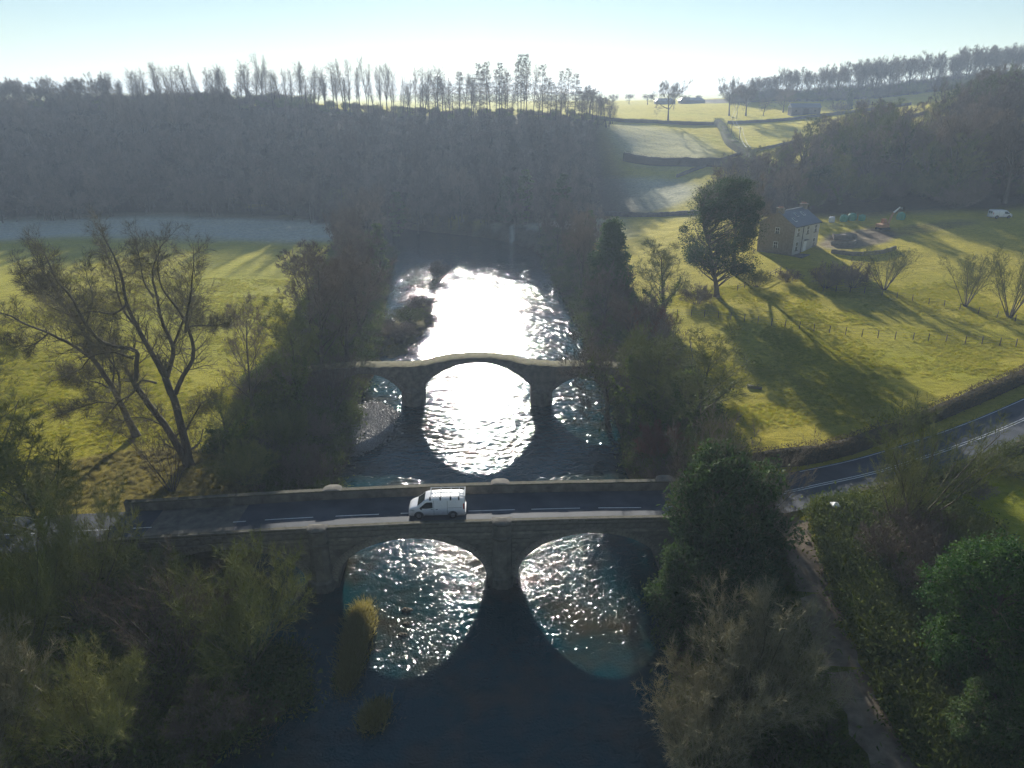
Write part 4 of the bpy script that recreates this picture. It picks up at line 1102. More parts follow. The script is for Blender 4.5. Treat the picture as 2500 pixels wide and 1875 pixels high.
# ------------------------------------------------------------------ masses nobody could count
def scatter(name, pts, scl, keys, label, cat, seed):
    """instances of small plant meshes on points (one mass of vegetation)"""
    rgl = np.random.default_rng(seed)
    me = bpy.data.meshes.new(name); me.vertices.add(len(pts)); me.vertices.foreach_set('co', np.asarray(pts, np.float32).ravel())
    a = me.attributes.new('size', 'FLOAT', 'POINT'); a.data.foreach_set('value', np.asarray(scl, np.float32))
    b = me.attributes.new('turn', 'FLOAT', 'POINT'); b.data.foreach_set('value', rgl.uniform(0, 6.28, len(pts)).astype(np.float32))
    o = pobj(name, me); tag(o, label, cat, kind='stuff')
    col = bpy.data.collections.new(name + '_sources')
    for k in keys:
        q = bpy.data.objects.new(k.name, k); col.objects.link(q)
    ng = bpy.data.node_groups.new(name, 'GeometryNodeTree')
    ng.interface.new_socket('Geometry', in_out='INPUT', socket_type='NodeSocketGeometry'); ng.interface.new_socket('Geometry', in_out='OUTPUT', socket_type='NodeSocketGeometry')
    N = ng.nodes; gi = N.new('NodeGroupInput'); go = N.new('NodeGroupOutput')
    ip = N.new('GeometryNodeInstanceOnPoints'); ci = N.new('GeometryNodeCollectionInfo')
    ci.inputs['Collection'].default_value = col; ci.inputs['Separate Children'].default_value = True; ci.inputs['Reset Children'].default_value = True
    ip.inputs['Pick Instance'].default_value = True
    sa = N.new('GeometryNodeInputNamedAttribute'); sa.data_type = 'FLOAT'; sa.inputs[0].default_value = 'size'
    ta = N.new('GeometryNodeInputNamedAttribute'); ta.data_type = 'FLOAT'; ta.inputs[0].default_value = 'turn'
    cx = N.new('ShaderNodeCombineXYZ'); ng.links.new(ta.outputs[0], cx.inputs[2])
    ng.links.new(gi.outputs[0], ip.inputs['Points']); ng.links.new(ci.outputs[0], ip.inputs['Instance'])
    ng.links.new(cx.outputs[0], ip.inputs['Rotation']); ng.links.new(sa.outputs[0], ip.inputs['Scale']); ng.links.new(ip.outputs[0], go.inputs[0])
    md = o.modifiers.new('plants', 'NODES'); md.node_group = ng
    return o

def joined(key, name):
    """one mesh of all parts of a plant"""
    P = PROTO[key]; V = []; F = []; mi = []; mats = []; n = 0
    for nm, me in P['parts']:
        v = np.empty(len(me.vertices) * 3, np.float32); me.vertices.foreach_get('co', v); f = np.empty(len(me.loops), np.int32); me.loops.foreach_get('vertex_index', f)
        V.append(v.reshape(-1, 3)); F.append(f.reshape(-1, 3) + n); n += len(V[-1]); mi.append(np.full(len(F[-1]), len(mats))); mats.append(me.materials[0])
    me = np_mesh(name, np.concatenate(V), np.concatenate(F))
    for m in mats: me.materials.append(m)
    me.polygons.foreach_set('material_index', np.concatenate(mi).astype(np.int32))
    return me

def clump(seed, kind):
    rng = np.random.default_rng(seed); a = Acc()
    if kind == 'grass':
        n = 90; B = np.concatenate([rng.normal(size=(n, 2)) * .16, np.zeros((n, 1))], 1)
        D = np.concatenate([rng.normal(size=(n, 2)) * .45, np.ones((n, 1))], 1); D /= np.linalg.norm(D, axis=1)[:, None]
        a.twigs(B, D, rng.uniform(.2, .55, n), np.full(n, .022), rng)
        return a.mesh('grass_tuft', M['dry_grass'])
    if kind == 'pasture':
        n = 44; B = np.concatenate([rng.normal(size=(n, 2)) * .22, np.zeros((n, 1))], 1)
        D = np.concatenate([rng.normal(size=(n, 2)) * .7, np.ones((n, 1))], 1); D /= np.linalg.norm(D, axis=1)[:, None]
        a.twigs(B, D, rng.uniform(.15, .42, n), np.full(n, .05), rng)
        return a.mesh('pasture_tuft', M['pasture_grass'])
    if kind == 'pebbles':
        for k in range(26):
            c = np.array([rng.normal() * .5, rng.normal() * .5, .02]); s = rng.uniform(.05, .2)
            t = np.array([(1, 0, 0), (.3, .9, 0), (-.8, .55, 0), (-.8, -.6, 0), (.4, -.9, 0), (.1, 0, .55)]) * s * rng.uniform(.7, 1.3, (6, 3)) + c
            a.add(t, np.array([(0, 1, 5), (1, 2, 5), (2, 3, 5), (3, 4, 5), (4, 0, 5)]))
        return a.mesh('pebbles', M['pebble'])
    n = 260
    az = rng.uniform(0, 6.28, n); el = rng.uniform(.1, 1.4, n); r = rng.uniform(0, .7, n)
    B = np.stack([np.cos(az) * r, np.sin(az) * r, rng.uniform(0, .35, n)], 1)
    D = np.stack([np.cos(az) * np.cos(el), np.sin(az) * np.cos(el), np.sin(el)], 1)
    a.twigs(B, D, rng.uniform(.4, 1.2, n), np.full(n, .022), rng)
    if kind == 'bramble':
        C = np.stack([rng.normal(size=n) * .6, rng.normal(size=n) * .6, np.abs(rng.normal(size=n)) * .4 + .1], 1)
        a.leaves(C, .11, rng)
        return a.mesh('bramble', M['bramble'])
    return a.mesh('dead_stems', M['twig'])

cl_br = [clump(k, 'bramble') for k in (1, 2, 3)]; cl_st = [clump(k, 'stems') for k in (4, 5)]; cl_gr = [clump(k, 'grass') for k in (6, 7)]; cl_pb = [clump(k, 'pebbles') for k in (8, 9)]
def region(n, x0, x1, y0, y1, fn, seed):
    r = np.random.default_rng(seed); x = r.uniform(x0, x1, n); y = r.uniform(y0, y1, n)
    k = fn(x, y); x, y = x[k], y[k]
    return np.stack([x, y, ground_z(x, y)], 1), r
def roadclear(x, y, a=4.2): return (near_line(x, y, ROADC)[0] > a) & (near_line(x, y, TRACK)[0] > 2.5)
p, r = region(9000, -62, -14, 18, 210, lambda x, y: (((river_d(x, y) < -.4) & (river_d(x, y) > -14)) | (ellip(x, y, -20, 39.5, 4.5, 4.5, 0) < 1.1) | (ellip(x, y, -21.5, 66, 2.2, 5, 0) < 1.1)) & roadclear(x, y) & ((y > 60) | (x > -60)) & (ellip(x, y, -37, 63, 11, 7, .1) > 1), 91)
scatter('bank_undergrowth', p, r.uniform(.7, 1.7, len(p)), cl_br + cl_st, 'brambles and dead stems covering the left river bank', 'undergrowth', 1)
p, r = region(7000, 9, 30, 18, 215, lambda x, y: (river_d(x, y) < -.4) & (river_d(x, y) > -10.5) & roadclear(x, y), 92)
scatter('bank_undergrowth', p, r.uniform(.7, 1.6, len(p)), cl_br + cl_st, 'brambles and dead stems covering the right river bank', 'undergrowth', 2)
p, r = region(4000, 24.5, 40, 22, 56, lambda x, y: roadclear(x, y, 3.8) & (x - 24 > (y - 22) * .02), 93)
scatter('bank_undergrowth', p, r.uniform(.7, 1.5, len(p)), cl_br, 'brambles and bracken between the dirt track and the lawn', 'undergrowth', 3)
p, r = region(2600, -40, 20, 112, 175, lambda x, y: (ellip(x, y, -19.6, 130, 4.2, 21, -.06) < 1) | (ellip(x, y, -24.5, 118, 4, 16, 0) < 1) | (ellip(x, y, -17.8, 168, 1.6, 5.5, -.1) < 1), 94)
scatter('island_vegetation', p, r.uniform(.5, 1.1, len(p)), cl_st + cl_gr, 'dead stems and grass covering the river island', 'undergrowth', 4)
p, r = region(9000, -16, -8, 34, 54, lambda x, y: ((ellip(x, y, -12.3, 44, .62, 5.2, .06) < 1.0 + .9 * (vnoise(x, y, .7, 5) - .5)) | (ellip(x, y, -9.6, 37.2, .5, 1.3, -.4) < .6 + vnoise(x, y, .5, 6))) & (vnoise(x, y, .35, 7) > .42), 95)
scatter('river_bar_grass', p, r.uniform(.8, 2.6, len(p)), cl_gr, 'yellow grass on the narrow bar below the left arch', 'grass', 5)
p, r = region(2400, -24, -14, 74, 96, lambda x, y: ellip(x, y, -18.6, 85, 3.3, 8.5, .05) < 1.05, 96)
scatter('gravel_bar', p + np.array([0, 0, .03]), r.uniform(.6, 1.3, len(p)), cl_pb, 'wet shingle glinting beside the left arch of the old bridge', 'gravel', 6)
p, r = region(2600, -52, -22, 56, 72, lambda x, y: (ellip(x, y, -36, 63.5, 13, 8, .1) < 1) & roadclear(x, y, 4.5), 97)
scatter('leaf_litter_tufts', p, r.uniform(.5, .9, len(p)), cl_gr, 'rough grass and litter around the feet of the oaks', 'grass', 7)
p, r = region(1500, -262, 46, 220, 327, lambda x, y: (x < 26 + (y - 240) * .12) & (y > 223 + 2 * np.sin(x * .05)) & (river_d(x, y) < -2), 98)
def tuft_field(n, x0, x1, y0, y1, fn, label, seed):
    p, r = region(n, x0, x1, y0, y1, lambda x, y: fn(x, y) & (fnoise(x, y, 7, 41, 3) + .35 * r_.uniform(size=x.shape) > .74), seed)
    scatter('pasture_tufts', p, r.uniform(.3, .75, len(p)), cl_ps, label, 'grass', seed)
r_ = np.random.default_rng(5)
cl_ps = [clump(k, 'pasture') for k in (16, 17)]
tuft_field(60000, 23, 84, 66, 132, lambda x, y: (river_d(x, y) < -10) & roadclear(x, y, 8.5) & (y > 66 + (x - 24) * .42), 'tussocks of winter grass on the right field', 111)
tuft_field(60000, -95, -30, 66, 150, lambda x, y: (river_d(x, y) < -12) & (ellip(x, y, -36, 63, 13, 8, .1) > 1.1), 'tussocks of winter grass on the left field', 112)
hs = [joined(k, 'hillside_' + k) for k in ('oak_a', 'oak_b', 'ash_b', 'slender_1')]
scatter('hillside_wood', p, r.uniform(.55, .85, len(p)) * np.interp(p[:, 1], [235, 300, 327], [1.0, .8, .38]) * np.where((p[:, 0] < -110) & (p[:, 1] > 290), 1.6, 1.0), hs, 'hazy bare wood covering the steep hillside on the left', 'wood', 8)

us = [joined(k, 'understorey_' + k) for k in ('scrub_a', 'ivy_bush', 'scrub_olive')]
p, r = region(900, 60, 215, 176, 265, lambda x, y: (ellip(x, y, 130, 222, 76, 37, .22) < 1) & ~((x < 112) & (y < 198)), 99)
scatter('wood_understorey', p[:330], r.uniform(.7, 1.6, len(p))[:330], us[:1] + us[2:], 'dense scrub filling the wood on the right slope', 'undergrowth', 9)
p, r = region(520, 138, 365, 440, 500, lambda x, y: np.abs(y - (482 - (x - 140) * .09)) < 16, 100)
scatter('wood_understorey', p, r.uniform(.8, 1.7, len(p)), us[:1] + us[2:], 'scrub under the far wood on the right skyline', 'undergrowth', 10)
p, r = region(420, -240, 40, 326, 346, lambda x, y: x < 40, 101)
scatter('ridge_scrub', p, r.uniform(.4, 1.0, len(p)) * np.where(p[:, 0] < -90, 1.2, .7), us[:1] + us[2:], 'low scrub between the trunks along the left skyline', 'undergrowth', 11)

# ------------------------------------------------------------------ hedges, walls, fences
def hedge(name, L, w, h, label, seed, n_per_m=150, leafmat='hedge_leaf'):
    rng = np.random.default_rng(seed); P = catmull(np.array([(x, y, gz(x, y)) for x, y in L]), 1.0)
    P[:, 2] = ground_z(P[:, 0], P[:, 1])
    r = empty(name, tuple(P[0])); tag(r, label, 'hedge')
    Q = P - P[0]
    T2 = np.gradient(Q[:, :2], axis=0); T2 /= np.linalg.norm(T2, axis=1)[:, None]; N2 = np.stack([-T2[:, 1], T2[:, 0]], 1)
    prof = [(-.5, -.3), (-.5, .55), (-.42, .82), (-.2, .95), (.2, .95), (.42, .82), (.5, .55), (.5, -.3)]
    V = []; F = []; m = len(prof)
    hv = h * (1 + .35 * (fnoise(P[:, 0], P[:, 1], 3.5, 3, 3) - .5))
    for k in range(len(Q)):
        for a, b in prof:
            j = rng.uniform(-.05, .05)
            V.append((Q[k, 0] + N2[k, 0] * (a * w * .82 + j), Q[k, 1] + N2[k, 1] * (a * w * .82 + j), Q[k, 2] + b * hv[k] * .88))
    for k in range(len(Q) - 1):
        for j in range(m - 1): i = k * m + j; F.append((i, i + m, i + m + 1, i + 1))
    F += [tuple(range(m)), tuple(range((len(Q) - 1) * m, len(Q) * m))]
    MB().add(V, F).build('hedge_core', M['hedge_core'], r)
    n = int(len(Q) * n_per_m); t = rng.uniform(0, len(Q) - 1.001, n); i = t.astype(int); f = (t - i)[:, None]
    C = Q[i] * (1 - f) + Q[i + 1] * f; hh = hv[i]
    q = rng.uniform(0, 1, n); top = q < .45
    side = np.where(rng.uniform(size=n) < .5, -1, 1)
    off = np.where(top, rng.uniform(-.48, .48, n), side * rng.uniform(.40, .52, n)) * w
    zz = np.where(top, hh * rng.uniform(.84, .98, n), hh * rng.uniform(0, .95, n))
    C = C + np.stack([N2[i, 0] * off, N2[i, 1] * off, zz], 1)
    a = Acc(); a.leaves(C, .10, rng, .6)
    D = np.stack([N2[i, 0] * off, N2[i, 1] * off, np.where(top, 1.0, .5)], 1) + rng.normal(size=(n, 3)) * .4; D /= np.linalg.norm(D, axis=1)[:, None]
    k = rng.uniform(size=n) < .6
    a.twigs(C[k], D[k], rng.uniform(.15, .42, k.sum()) * np.where(rng.uniform(size=k.sum()) < .12, 2.2, 1), np.full(k.sum(), .022), rng)
    pobj('foliage', a.mesh('hedge_foliage', M[leafmat]), r)
    return r
M['hedge_core'] = pmat('hedge_interior', (.03, .027, .015), (.07, .055, .03), 2.5, .95, .8, .08)
hedge('field_hedge', [(24.5, 63.6), (30, 64.2), (37.5, 67.4), (48.6, 73.8), (60, 80.8), (70, 87.8), (88, 102)], 1.6, 2.0, 'clipped hedge between the right field and the road', 1)
hedge('road_hedge', [(31.5, 56.8), (40, 59.6), (50, 64.2), (60, 70.0), (75, 80.4), (90, 92)], 1.4, 1.1, 'rough hedge along the near side of the road bend', 2, 110, 'bramble')
hedge('lane_hedge', [(101.5, 374), (100.4, 360), (94.1, 326), (92, 300), (90, 281), (84, 268)], 4.0, 3.4, 'dark overgrown hedge along the sunken lane on the far hillside', 3, 160, 'bramble')
hedge('far_hedge', [(34, 341), (50, 352), (66, 366), (84, 371), (102, 374)], 1.8, 1.8, 'long hedge under the lone tree on the far hillside', 4, 50)
hedge('valley_hedge', [(44, 292), (56, 286), (70, 282), (84, 272)], 3.0, 3.6, 'scrubby hedge across the shaded valley below the lane', 5, 60)

def wall_line(name, L, w, h, label, mat, seed, cat='wall'):
    P = catmull(np.array([(x, y, 0.0) for x, y in L]), .8); P[:, 2] = ground_z(P[:, 0], P[:, 1]); rng = np.random.default_rng(seed)
    T2 = np.gradient(P[:, :2], axis=0); T2 /= np.linalg.norm(T2, axis=1)[:, None]; N2 = np.stack([-T2[:, 1], T2[:, 0]], 1)
    V = []; F = []; prof = [(-.5, -.4), (-.42, .6), (-.36, .97), (0, 1.03), (.36, .97), (.42, .6), (.5, -.4)]; m = len(prof)
    for k in range(len(P)):
        hk = h * rng.uniform(.9, 1.08)
        for a, b in prof:
            j = rng.uniform(-.04, .04); V.append((P[k, 0] + N2[k, 0] * (a * w + j) - P[0, 0], P[k, 1] + N2[k, 1] * (a * w + j) - P[0, 1], P[k, 2] + b * hk - P[0, 2]))
    for k in range(len(P) - 1):
        for j in range(m - 1): i = k * m + j; F.append((i, i + m, i + m + 1, i + 1))
    F += [tuple(range(m - 1, -1, -1)), tuple(range((len(P) - 1) * m, len(P) * m))]
    return tag(MB().add(V, F).build(name, M[mat], loc=tuple(P[0])), label, cat)
wall_line('field_wall', [(108, 379), (125, 378), (150, 380), (180, 384), (205, 392)], .8, 1.4, 'long dry stone wall in front of the barn', 'barn_stone', 1)
wall_line('field_wall', [(16, 233), (30, 229), (50, 222), (60, 216)], 1.2, 1.3, 'dark stone wall below the frosty field in the valley', 'barn_stone', 2)
wall_line('field_wall', [(60, 268), (100, 300), (140, 322), (185, 340)], .7, 1.2, 'stone wall crossing the hillside above the right wood', 'barn_stone', 6)
wall_line('garden_wall', [(68.6, 152.2), (73, 149.6), (78.5, 150.8), (83, 153.5)], .5, .8, 'low pale garden wall right of the house', 'stone', 3)
wall_line('garden_wall', [(71, 158.5), (75.5, 158), (77.5, 160.5)], .5, .7, 'short curved wall in the yard beside the house', 'stone', 4)
wall_line('rubble_heap', [(73.5, 163.5), (76, 163.2), (78.5, 164)], 2.4, 1.1, 'heap of pale rubble in the yard behind the house', 'rubble', 5, 'rubble heap')
wall_line('roadside_wall', [(29.2, 54.0), (30.0, 51.5), (30.2, 49.0)], .5, 1.1, 'low stone wall beside the dirt track entrance', 'stone', 7)

post_me = None
def fence(name, L, step, h, label, rails=False, seed=0):
    rng = random.Random(seed)
    P = catmull(np.array([(x, y, 0.0) for x, y in L]), .25); s = np.concatenate([[0], np.cumsum(np.linalg.norm(np.diff(P[:, :2], axis=0), axis=1))])
    r = empty(name, (P[0, 0], P[0, 1], gz(P[0, 0], P[0, 1]))); tag(r, label, 'fence'); o0 = Vector(r.location)
    tops = []
    me = MB().cyl((0, 0, -.4), (0, 0, h), .075, .065, 6); pm = bpy.data.meshes.new('post'); pm.from_pydata(me.v, [], me.f); pm.materials.append(M['wood_post'])
    d = 0.0
    while d <= s[-1]:
        x = float(np.interp(d, s, P[:, 0])); y = float(np.interp(d, s, P[:, 1])); z = gz(x, y)
        o = pobj('post', pm, r, Vector((x, y, z)) - o0); o.rotation_euler = (rng.uniform(-.06, .06), rng.uniform(-.06, .06), rng.uniform(0, 3))
        tops.append(Vector((x, y, z)) - o0); d += step * rng.uniform(.9, 1.12)
    for f in ((.3, .6, .93) if not rails else (.45, .85)):
        m = MB()
        for a, b in zip(tops[:-1], tops[1:]):
            m.cyl(a + Vector((0, 0, h * f)), b + Vector((0, 0, h * f)), .012 if not rails else .05, n=4, caps=False)
        m.build('rail' if rails else 'wire', M['wood_post'] if rails else M['wire_dull'], r)
    return r
fence('post_and_wire_fence', [(26.5, 118.5), (29.5, 116.6), (40, 110.3), (49.9, 105.6), (59.7, 102.0), (72.6, 97.6), (80, 94.6)], 2.25, 1.25, 'post and wire fence crossing the middle of the right field', seed=1)
fence('post_and_wire_fence', [(57, 127.2), (64.2, 126.4), (71.4, 120.8), (77.3, 114.2), (81.4, 107.6), (88, 100)], 2.6, 1.15, 'post and wire fence along the stream at the far side of the right field', seed=2)
fence('post_and_rail_fence', [(41.9, 129.0), (45, 131.6), (48.8, 135.0), (54.1, 140.2)], 2.2, 1.15, 'short post and rail fence below the garden of the house', True, 3)
fence('post_and_wire_fence', [(27.4, 104), (26.0, 96), (25.4, 88), (24.6, 80)], 2.6, 1.1, 'post fence along the left edge of the right field', seed=4)

for k, (x, y, q, lb) in enumerate(((-8.9, 48.6, .34, 'largest wet rock in the sunlit left arch'), (-8.7, 46.9, .22, 'middle wet rock in the line below the left arch'), (-8.8, 45.6, .27, 'nearest wet rock in the line below the left arch'), (-9.4, 38.9, .25, 'small rock beside the lower grass tuft in the river'))):
    rk = np.random.default_rng(k); V = []; F = []; n = 9
    for i, (zz, rr) in enumerate(((-.4, .9), (0, 1.0), (.28, .8), (.46, .35))):
        for j in range(n): a = 6.283 * j / n; V.append((math.cos(a) * rr * q * 1.5 * rk.uniform(.8, 1.15), math.sin(a) * rr * q * rk.uniform(.8, 1.15), zz * q + rk.uniform(-.04, .04)))
    for i in range(3):
        for j in range(n): F.append((i * n + j, i * n + (j + 1) % n, (i + 1) * n + (j + 1) % n, (i + 1) * n + j))
    F.append(tuple(range(3 * n, 4 * n)))
    tag(MB().add(V, F).build('river_rock', M['wet_rock'], loc=(x, y, 0)), lb, 'rock', 'rocks below the left arch')
# gate post and log
gp = tag(empty('gate_post', (28.4, 54.0, gz(28.4, 54.0))), 'stone gate post with pale cap at the dirt track entrance', 'gate post')
MB().box(-.25, .25, -.25, .25, -.4, 1.25).build('shaft', M['stone'], gp, bevel=.03)
MB().add([(-.33, -.33, 1.25), (.33, -.33, 1.25), (.33, .33, 1.25), (-.33, .33, 1.25), (-.33, -.33, 1.37), (.33, -.33, 1.37), (.33, .33, 1.37), (-.33, .33, 1.37), (0, 0, 1.58)],
         [(3, 2, 1, 0), (0, 1, 5, 4), (1, 2, 6, 5), (2, 3, 7, 6), (3, 0, 4, 7), (4, 5, 8), (5, 6, 8), (6, 7, 8), (7, 4, 8)]).build('cap', M['white_frame'], gp)
lg = tag(empty('fallen_log', (31.6, 85.7, gz(31.6, 85.7)), -.5), 'dark fallen log lying on the right field', 'log')
MB().cyl((-.9, 0, .2), (.9, .05, .22), .24, .19, 10).build('stem', M['bark'], lg, True)
MB().cyl((.2, .1, .3), (.45, .5, .62), .07, .04, 6).build('branch_stub', M['bark'], lg, True)

# ------------------------------------------------------------------ house
def window(parent, c, w, h, axis_x, name='window', mat='glass', door=False):
    """c: centre on the wall; axis_x True for walls along local x (facing -y), False for walls along local y (facing -x)"""
    def bx(u0, u1, d0, d1, z0, z1, mb):
        if axis_x: mb.box(c[0] + u0, c[0] + u1, c[1] - d1, c[1] - d0, c[2] + z0, c[2] + z1)
        else: mb.box(c[0] - d1, c[0] - d0, c[1] + u0, c[1] + u1, c[2] + z0, c[2] + z1)
    m = MB(); t = .09
    bx(-w / 2 - t, -w / 2, .0, .07, -h / 2, h / 2, m); bx(w / 2, w / 2 + t, 0, .07, -h / 2, h / 2, m)
    bx(-w / 2 - t, w / 2 + t, 0, .075, h / 2, h / 2 + t, m)
    if not door:
        bx(-w / 2, w / 2, .012, .055, -.04, .04, m); bx(-.03, .03, .014, .05, -h / 2, h / 2, m)
    f = m.build(name, M['white_frame'], parent)
    m = MB(); bx(-w / 2, w / 2, .005, .03, -h / 2, h / 2, m); m.build('panel' if door else 'pane', M[mat], f)
    if not door:
        m = MB(); bx(-w / 2 - .18, w / 2 + .18, 0, .16, -h / 2 - .14, -h / 2, m); m.build('sill', M['stone'], f)
    return f
hz = gz(61, 153)
house = tag(empty('farmhouse', (59.6, 150.8, hz), R(42)), 'two storey stone farmhouse with blue grey slate roof', 'house')
HL, HD, HE, HR = 11.0, 8.2, 6.0, 8.6
MB().add([(0, 0, -2), (HL, 0, -2), (HL, 0, HE), (0, 0, HE)], [(0, 1, 2, 3)]).add([(0, HD, -2), (HL, HD, -2), (HL, HD, HE), (0, HD, HE)], [(3, 2, 1, 0)]).build('rendered_wall', M['render_wall'], house)
MB().add([(0, 0, -2), (0, HD, -2), (0, HD, HE), (0, HD / 2, HR), (0, 0, HE)], [(4, 3, 2, 1, 0)]).add([(HL, 0, -2), (HL, HD, -2), (HL, HD, HE), (HL, HD / 2, HR), (HL, 0, HE)], [(0, 1, 2, 3, 4)]).build('gable_wall', M['gable_stone'], house)
sl_ = (HR - HE) / (HD / 2); ev = .28
roof = MB()
for s in (0, 1):
    y0 = -ev if s == 0 else HD + ev; z0 = HE - ev * sl_
    a = [(-.18, y0, z0 + .02), (HL + .18, y0, z0 + .02), (HL + .18, HD / 2, HR + .02), (-.18, HD / 2, HR + .02)]
    b = [(x, y, z + .12) for x, y, z in a]
    roof.add(a + b, [(0, 1, 2, 3), (7, 6, 5, 4), (0, 4, 5, 1), (1, 5, 6, 2), (2, 6, 7, 3), (3, 7, 4, 0)])
rf = roof.build('roof', M['slate'], house)
MB().box(-.2, HL + .2, HD / 2 - .14, HD / 2 + .14, HR + .08, HR + .22).build('ridge_tiles', M['slate'], rf)
for xk, tt in ((2.0, .35), (4.6, .62), (7.4, .62)):
    y = HD / 2 * tt; z = HE + sl_ * y + .15; d = Vector((0, 1, sl_)).normalized()
    mm = MB(); p0 = Vector((xk, y, z))
    for u0, u1, v0, v1, up, key in ((-.4, .4, -.6, .6, .03, None),):
        q = [p0 + Vector((u, 0, 0)) + d * v for u, v in ((u0, v0), (u1, v0), (u1, v1), (u0, v1))]
        nrm = Vector((0, -sl_, 1)).normalized()
        q2 = [a + nrm * .08 for a in q]
        mm.add(q + q2, [(0, 1, 5, 4), (1, 2, 6, 5), (2, 3, 7, 6), (3, 0, 4, 7), (4, 5, 6, 7)])
    sk_ = mm.build('skylight', M['white_frame'], rf)
    q = [p0 + Vector((u, 0, 0)) + d * v + nrm * .09 for u, v in ((-.3, -.5), (.3, -.5), (.3, .5), (-.3, .5))]
    MB().add(q, [(0, 1, 2, 3)]).build('pane', M['glass'], sk_)
for xk in (.45, HL - .45):
    ch = MB().box(xk - .42, xk + .42, HD / 2 - .75, HD / 2 + .75, HR - .8, HR + .75).box(xk - .5, xk + .5, HD / 2 - .83, HD / 2 + .83, HR + .75, HR + .88).build('chimney', M['gable_stone'], rf)
    for k in (-.4, 0, .4): MB().cyl((xk, HD / 2 + k, HR + .88), (xk, HD / 2 + k, HR + 1.2), .14, .12, 8).build('chimney_pot', M['brick_pot'], ch)
for xk in (1.6, 5.7, 9.3): window(house, (xk, 0, 4.75), .95, 1.6, True)
for xk in (1.6, 9.3): window(house, (xk, 0, 1.75), .95, 1.7, True)
dr = window(house, (5.3, 0, 1.15), 1.0, 2.2, True, 'door', 'white_frame', True)
MB().cyl((5.65, -.09, 1.1), (5.65, -.04, 1.1), .05, n=8).build('handle', M['black_plastic'], dr)
MB().box(4.6, 6.0, -.55, -.002, 2.62, 2.74).build('door_canopy', M['slate'], house)
for zz in (1.7, 4.7): window(house, (0, 3.9, zz), .85, 1.25, False)
MB().cyl((3.6, -.09, -.2), (3.6, -.09, HE - .15), .07, n=8).build('downpipe', M['black_plastic'], house)
MB().box(-.2, HL + .2, -ev - .14, -ev - .01, HE - ev * sl_ - .05, HE - ev * sl_ + .07).build('gutter', M['black_plastic'], house)
MB().box(-.15, HL + .3, -2.4, -.003, -2, .02).build('terrace', M['stone'], house)

# stone barn
bn = tag(empty('stone_barn', (152.5, 397, gz(152.5, 397)), -.05), 'long dark stone barn on the far hillside', 'barn')
MB().box(-7.4, 7.4, -3, 3, -1, 3.4).build('wall', M['barn_stone'], bn)
MB().add([(-7.7, -3.4, 3.25), (7.7, -3.4, 3.25), (7.7, 0, 5.3), (-7.7, 0, 5.3), (7.7, 3.4, 3.25), (-7.7, 3.4, 3.25)], [(0, 1, 2, 3), (3, 2, 4, 5), (0, 3, 5), (1, 4, 2)]).build('roof', M['slate'], bn)
MB().box(-1.4, 1.4, -3.06, -3.002, -.5, 2.8).build('door', M['black_plastic'], bn)
for xk in (-5, 4.6): MB().box(xk - .5, xk + .5, -3.06, -3.002, 1.2, 2.2).build('window', M['glass'], bn)
# far sheds on the horizon
for k, (x, y, w) in enumerate(((112, 560, 14), (132, 562, 18))):
    sd = tag(empty('farm_shed', (x, y, gz(x, y))), ('left' if k == 0 else 'right') + ' low farm shed roof on the far horizon', 'shed')
    MB().box(-w / 2, w / 2, -4, 4, -1, 2.2).build('wall', M['barn_stone'], sd)
    MB().add([(-w / 2 - .3, -4.3, 2.1), (w / 2 + .3, -4.3, 2.1), (w / 2 - 2, 0, 4), (-w / 2 + 2, 0, 4), (w / 2 + .3, 4.3, 2.1), (-w / 2 - .3, 4.3, 2.1)], [(0, 1, 2, 3), (3, 2, 4, 5), (0, 3, 5), (1, 4, 2)]).build('roof', M['slate'], sd)

# power line
pl = tag(empty('power_line', (99.4, 341, gz(99.4, 341))), 'wooden pole power line with a bright wire down the far lane', 'power line')
o0 = Vector(pl.location); pol = []
for x, y in ((118, 398), (99.4, 341), (94.5, 312), (83.0, 262)):
    z = gz(x, y); b = Vector((x, y, z)) - o0; pol.append(b + Vector((0, 0, 8.0)))
    MB().cyl(b - Vector((0, 0, .5)), b + Vector((0, 0, 8.2)), .16, .11, 8).build('pole', M['wood_post'], pl)
    MB().box(b.x - .8, b.x + .8, b.y - .06, b.y + .06, b.z + 7.7, b.z + 7.85).build('crossarm', M['wood_post'], pl)
for off in (-.7, .7):
    for a, b in zip(pol[:-1], pol[1:]):
        m = MB(); pts = []
        for t in np.linspace(0, 1, 13):
            q = a.lerp(b, float(t)); q.z -= 4 * 1.3 * t * (1 - t); q.x += off; pts.append(q)
        for q0, q1 in zip(pts[:-1], pts[1:]): m.cyl(q0, q1, .03, n=5, caps=False)
        m.build('wire', M['wire'], pl)

